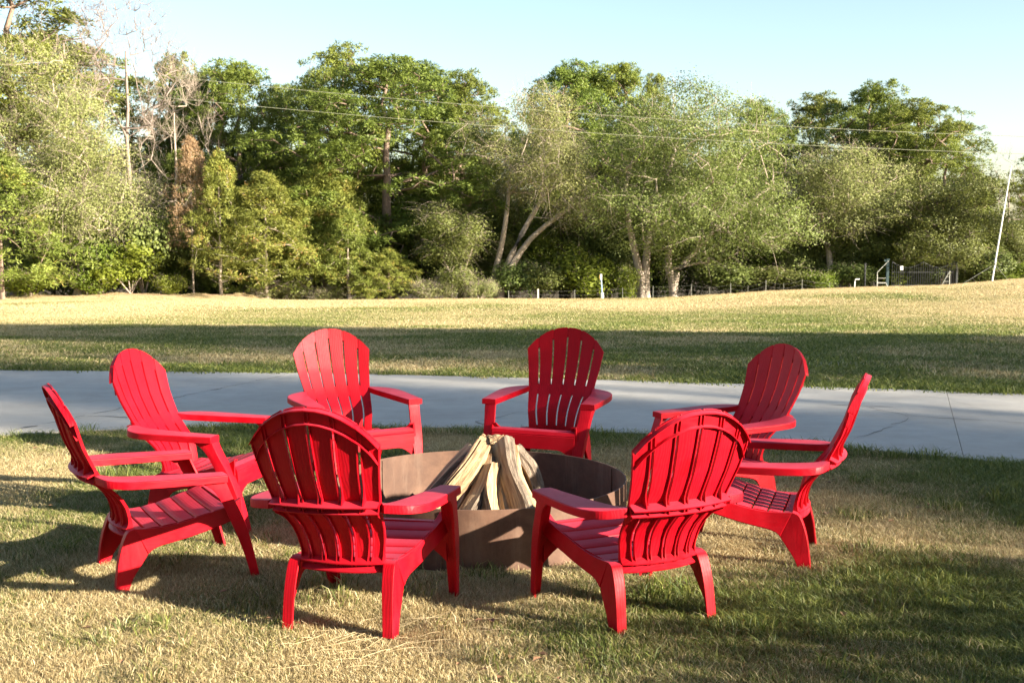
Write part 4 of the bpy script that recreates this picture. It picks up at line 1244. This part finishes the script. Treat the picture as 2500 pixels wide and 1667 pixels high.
# trees behind the camera whose long shadows lie over the lawn and the driveway
TX, TY = math.cos(SUN_TH), -math.sin(SUN_TH)          # towards the sun, on the ground
QX, QY = math.sin(SUN_TH), math.cos(SUN_TH)           # across the sunlight
SHG = 'trees behind the camera that shade the lawn'
def shade(kind, q, s, H, W, rz, z=0.0):
    x = q * QX + s * TX; y = q * QY + s * TY
    o = plant(kind, x, y, H, W, rz, 'tree outside the view to the right whose shadow crosses the lawn', SHG)
    o.location.z = z
    return o
SHADE = [('sparse', 11.6, 40, 27, 9.4, .3), ('oak', 18.3, 42, 29, 9.6, 1.3), ('broadB', 9.2, 46, 22, 4.6, .9),
         ('oak', 8.9, 38, 16.6, 6.0, 1.9), ('oak', 20.6, 45, 31, 5.6, .2), ('oak', 16.3, 48, 30, 8, 5.2), ('oak', 4.3, 38, 12.8, 5.2, .5), ('oak', .35, 39, 21, 6.6, 2.5), ('oak', -4.2, 40, 25, 10.5, 2.0), ('oak', -12, 42, 24, 11, 3.0), ('oak', -21, 42, 25, 12, 4.0)]
for a_ in SHADE: shade(*a_)
for k_, x_, y_, H_, W_, r_, lab_ in [('under', 9.2, -1.4, 3.2, 7.2, .4, 'wide leafy shrub just outside the view that darkens the near right corner'), ('under', 10.0, -2.3, 3.35, 6.6, 2.4, 'second leafy shrub outside the near right corner of the view'), ('oak', 1.5, -11, 12, 11, 1.4, 'broad unseen tree added straight behind the camera to block sky light'),
                               ('oak', -9, -8, 12, 11, 2.4, 'broad unseen tree added behind the camera on its left to block sky light'), ('broadB', 6, -14, 15, 10, 3.4, 'tall unseen tree added behind the camera on its right to block sky light')]:  # the trees behind the camera are added to hold back sky light
    plant(k_, x_, y_, H_, W_, r_, lab_, SHG)

# ------------------------------------------------------------------ fence, gate, posts, pole, wires
def flat(name, c, rough=.7, metal=0.0):
    t = NT(name); n = t.noise(t.obj(), 30, 4, .6)
    t.l(t.mix(t.math('MULTIPLY', n, .35), c, tuple(k * .55 for k in c)), t.p.inputs['Base Color'])
    t.p.inputs['Roughness'].default_value = rough; t.p.inputs['Metallic'].default_value = metal
    return t.m
GALV = flat('galvanised_steel', (.30, .30, .26), .6, .2); CREAM = flat('cream_painted_post', (.62, .56, .42)); WHITE = flat('white_paint', (.78, .77, .75)); BLK = flat('black_iron', (.02, .022, .022), .5)
BLUE = flat('blue_plastic', (.30, .42, .60)); YEL = flat('orange_cap', (.75, .45, .12)); WIREM = flat('bare_aluminium_wire', (.30, .31, .21), .5, .2); TEAL = flat('dark_teal_paint', (.010, .035, .04))
def wpos(d, Y): return at(d, 0, Y)[0], Y
def build_fence():
    x0, y0 = wpos(1168, 95.4)
    root = empty('wire_fence', (x0, y0, zg(x0, y0)))
    tag(root, 'low wire fence on thin posts along the wood edge', 'fence')
    o3 = Vector(root.location); tops = []
    cols = [(1168, 667, .03), (1236, 663, .06), (1320, 665, .025), (1430, 660, .025), (1500, 656, .03), (1588, 652, .035), (1630, 657, .02), (1678, 650, .035), (1718, 655, .02), (1759, 643, .035), (1800, 650, .02), (1842, 640, .035), (1905, 648, .02)]
    for d, v, r_ in cols:
        x, y = wpos(d, 95.4); zt = at(d, v, 95.4)[1]; z0 = zg(x, y) - .2
        g = Geo(); h = zt - z0
        if r_ > .05: g.box((0, 0, h / 2), (.13, .13, h))
        else:
            g.box((0, 0, h / 2), (r_ * 1.6, .012, h)); g.box((0, -.02, h / 2), (.012, r_ * 1.3, h))
        o = g.build('post', CREAM if r_ > .05 else GALV, root, 0); o.location = Vector((x, y, z0)) - o3
        if r_ > .05: o['label'] = 'thick cream wooden post'
        tops.append(Vector((x, y - .03, zt)))
    for f in (.12, .45, .8):
        pts = []
        for a, b in zip(tops[:-1], tops[1:]):
            for s in (0, .5):
                p = a.lerp(b, s); p = Vector((p.x, p.y, p.z - f * 1.0 - (.03 if s else 0))); pts.append(p - o3)
        pts.append(tops[-1] - Vector((0, 0, f)) - o3)
        g = Geo(); g.tube(pts, .0035, 4); g.build('wire', GALV, root, 0)
build_fence()
def build_gate():
    Y = 96.0
    x0 = wpos(2048, Y)[0]; x1 = wpos(2190, Y)[0]; z0 = zg((x0 + x1) / 2, Y) + .05
    root = empty('iron_gate', (x0, Y, z0)); tag(root, 'black iron gate of upright bars with a dipping top rail', 'gate')
    n = 28; top = []
    W = x1 - x0
    pk = lambda s: 2.1 - .45 * math.sin(math.pi * ((s * 2) % 1.0)) ** 1.0
    bar = Geo(); bar.box((0, 0, .5), (.028, .028, 1.0)); bm_ = bar.mesh('bar', BLK, 0)
    for i in range(n + 1):
        s = i / n; h = pk(min(s, .9999)); o = mesh_obj('bar', bm_, root); o.location = (W * s, 0, 0); o.scale = (1, 1, h); top.append((W * s, 0, h - .08))
    g = Geo(); g.tube(top, .035, 6); g.build('top_rail', BLK, root, 40)
    g = Geo(); g.box((W / 2, 0, .15), (W, .05, .06)); g.build('bottom_rail', BLK, root, 0)
    g = Geo(); g.box((W / 2, 0, 1.2), (W, .045, .05)); g.build('middle_rail', BLK, root, 0)
    g = Geo(); g.box((0.75, -.05, 1.55), (.24, .02, .34)); o = g.build('notice_plate', WHITE, root, 0)
    for d, v, w_, nm, mt, lab in ((2037, 596, .22, 'gate_post', TEAL, 'tall dark teal gate post left of the iron gate'), (2196, 604, .16, 'gate_post', BLK, 'tall black gate post right of the iron gate'), (1986, 606, .12, 'gate_post', BLK, 'slim black post left of the wire brace')):
        x, y = wpos(d, Y); zt = at(d, v, Y)[1]; zb = zg(x, y) - .2
        g = Geo(); h = zt - zb; g.box((0, 0, h / 2), (w_, w_, h)); g.box((0, 0, h + .03), (w_ + .05, w_ + .05, .06))
        if d == 2037: g.box((-.14, 0, h - .12), (.36, .18, .14), Matrix.Rotation(.5, 3, 'Y'))
        o = g.build(nm, mt, None, 0, .01); o.location = (x, y, zb); tag(o, lab, 'post', 'posts at the iron gate')
    # galvanised corner braces
    for d0, d1, v0, lab in ((2014, 2034, 625, 'white galvanised fence brace with rungs left of the gate'), (2180, 2166, 622, 'white galvanised triangular brace right of the gate')):
        xa = wpos(d0, Y - .5)[0]; xb = wpos(d1, Y - .5)[0]; yy = Y - .5; zb = zg(xa, yy); h = at(d0, v0, yy)[1] - zb
        r_ = empty('fence_brace', (xa, yy, zb)); tag(r_, lab, 'brace')
        g = Geo(); g.tube([(0, 0, -.1), (0, 0, h)], .045, 8); g.build('upright', GALV, r_, 40)
        g = Geo(); w_ = xb - xa
        if d0 < d1: g.tube([(0, 0, h), (w_ * 1.4, .3, h + .9)], .03, 6); g.tube([(0, 0, h * .35), (w_, 0, h * .33), (w_ * 1.3, 0, 0)], .03, 6)
        else: g.tube([(0, 0, h), (w_ * 1.3, 0, 0)], .035, 6)
        g.build('stay', GALV, r_, 40)
        for f in (.3, .62):
            ww = w_ * (1 - f * (0 if d0 < d1 else .9)); g = Geo(); g.tube([(0, 0, h * f), (ww, 0, h * f)], .026, 6); g.build('rung', GALV, r_, 40)
    # bent white pipe
    x, y = wpos(1963, 95.2); zb = zg(x, y); h = at(1963, 641, 95.2)[1] - zb
    g = Geo(); g.tube([(0, 0, -.1), (0, 0, h * .8), (.03, 0, h * .95), (.12, 0, h), (.38, 0, h)], .045, 8)
    o = g.build('bent_pipe', WHITE, None, 40); o.location = (x, y, zb); tag(o, 'short white pipe bent over at the top, left of the gate', 'pipe')
build_gate()
def build_marker():
    Y = 94.6; x, y = wpos(1382, Y); zb = zg(x, y) - .1; h = at(1382, 628, Y)[1] - zb
    r_ = empty('marker_post', (x, y, zb)); tag(r_, 'white and blue utility marker post with an orange-edged white top', 'marker post')
    g = Geo(); g.tube([(0.05, 0, 0), (0.03, 0, h * .28)], .13, 12); g.build('base_sleeve', WHITE, r_, 40)
    g = Geo(); g.tube([(.03, 0, h * .26), (-.05, 0, h * .82)], .05, 8); g.build('stake', BLUE, r_, 40)
    g = Geo(); g.box((-.06, -.02, h * .87), (.15, .05, h * .22), None); g.build('plate', WHITE, r_, 0, .02)
    g = Geo(); g.box((-.15, -.02, h * .88), (.025, .055, h * .16), None); g.build('edge_stripe', YEL, r_, 0)
build_marker()
def build_pole():
    Y = 93; xb, y = wpos(2277, Y); zb = zg(xb, y) - .2; xt, zt = at(2316, 382, Y)
    r_ = empty('white_pole', (xb, y, zb)); tag(r_, 'tall thin white pole leaning right, held by guy wires', 'pole')
    T = Vector((xt - xb, .3, zt - zb)); g = Geo(); g.tube([(0, 0, 0), T * .5, T], [.065, .055, .04], 10); g.build('mast', WHITE, r_, 40)
    g = Geo(); g.tube([T * .17 + Vector((0, -.07, -.05)), T * .17 + Vector((0, -.07, .08))], .09, 8); g.build('guy_collar', GALV, r_, 40)
    for dx, dy in ((-2.3, 0), (1.5, .5)):
        zz = zg(xb + dx, y + dy) - zb; g = Geo(); g.tube([T * .17, (dx, dy, zz)], .016, 4); g.build('guy_wire', GALV, r_, 0)
build_pole()
for k_, (pa, pb, lab) in enumerate([((100, 150), (2352, 318), 'upper pale overhead wire crossing in front of the trees'), ((0, 189), (2352, 357), 'lower pale overhead wire crossing in front of the trees')]):
    Ya, Yb = 62, 62
    xa, za = at(pa[0], pa[1], Ya); xb, zb = at(pb[0], pb[1], Yb)
    # carry the line on past both edges of the picture
    D_ = Vector((xb - xa, Yb - Ya, zb - za)); A_ = Vector((xa, Ya, za)); pts = []
    for i in range(41):
        s = -.6 + 2.2 * i / 40; sag = -.55 * (1 - ((s - .5) / .5) ** 2); pts.append(A_ + D_ * s + Vector((0, 0, sag + (.0))))
    g = Geo(); g.tube(pts, .012, 6); o = g.build('overhead_wire', WIREM, None, 40); tag(o, lab, 'wire', 'overhead wires')
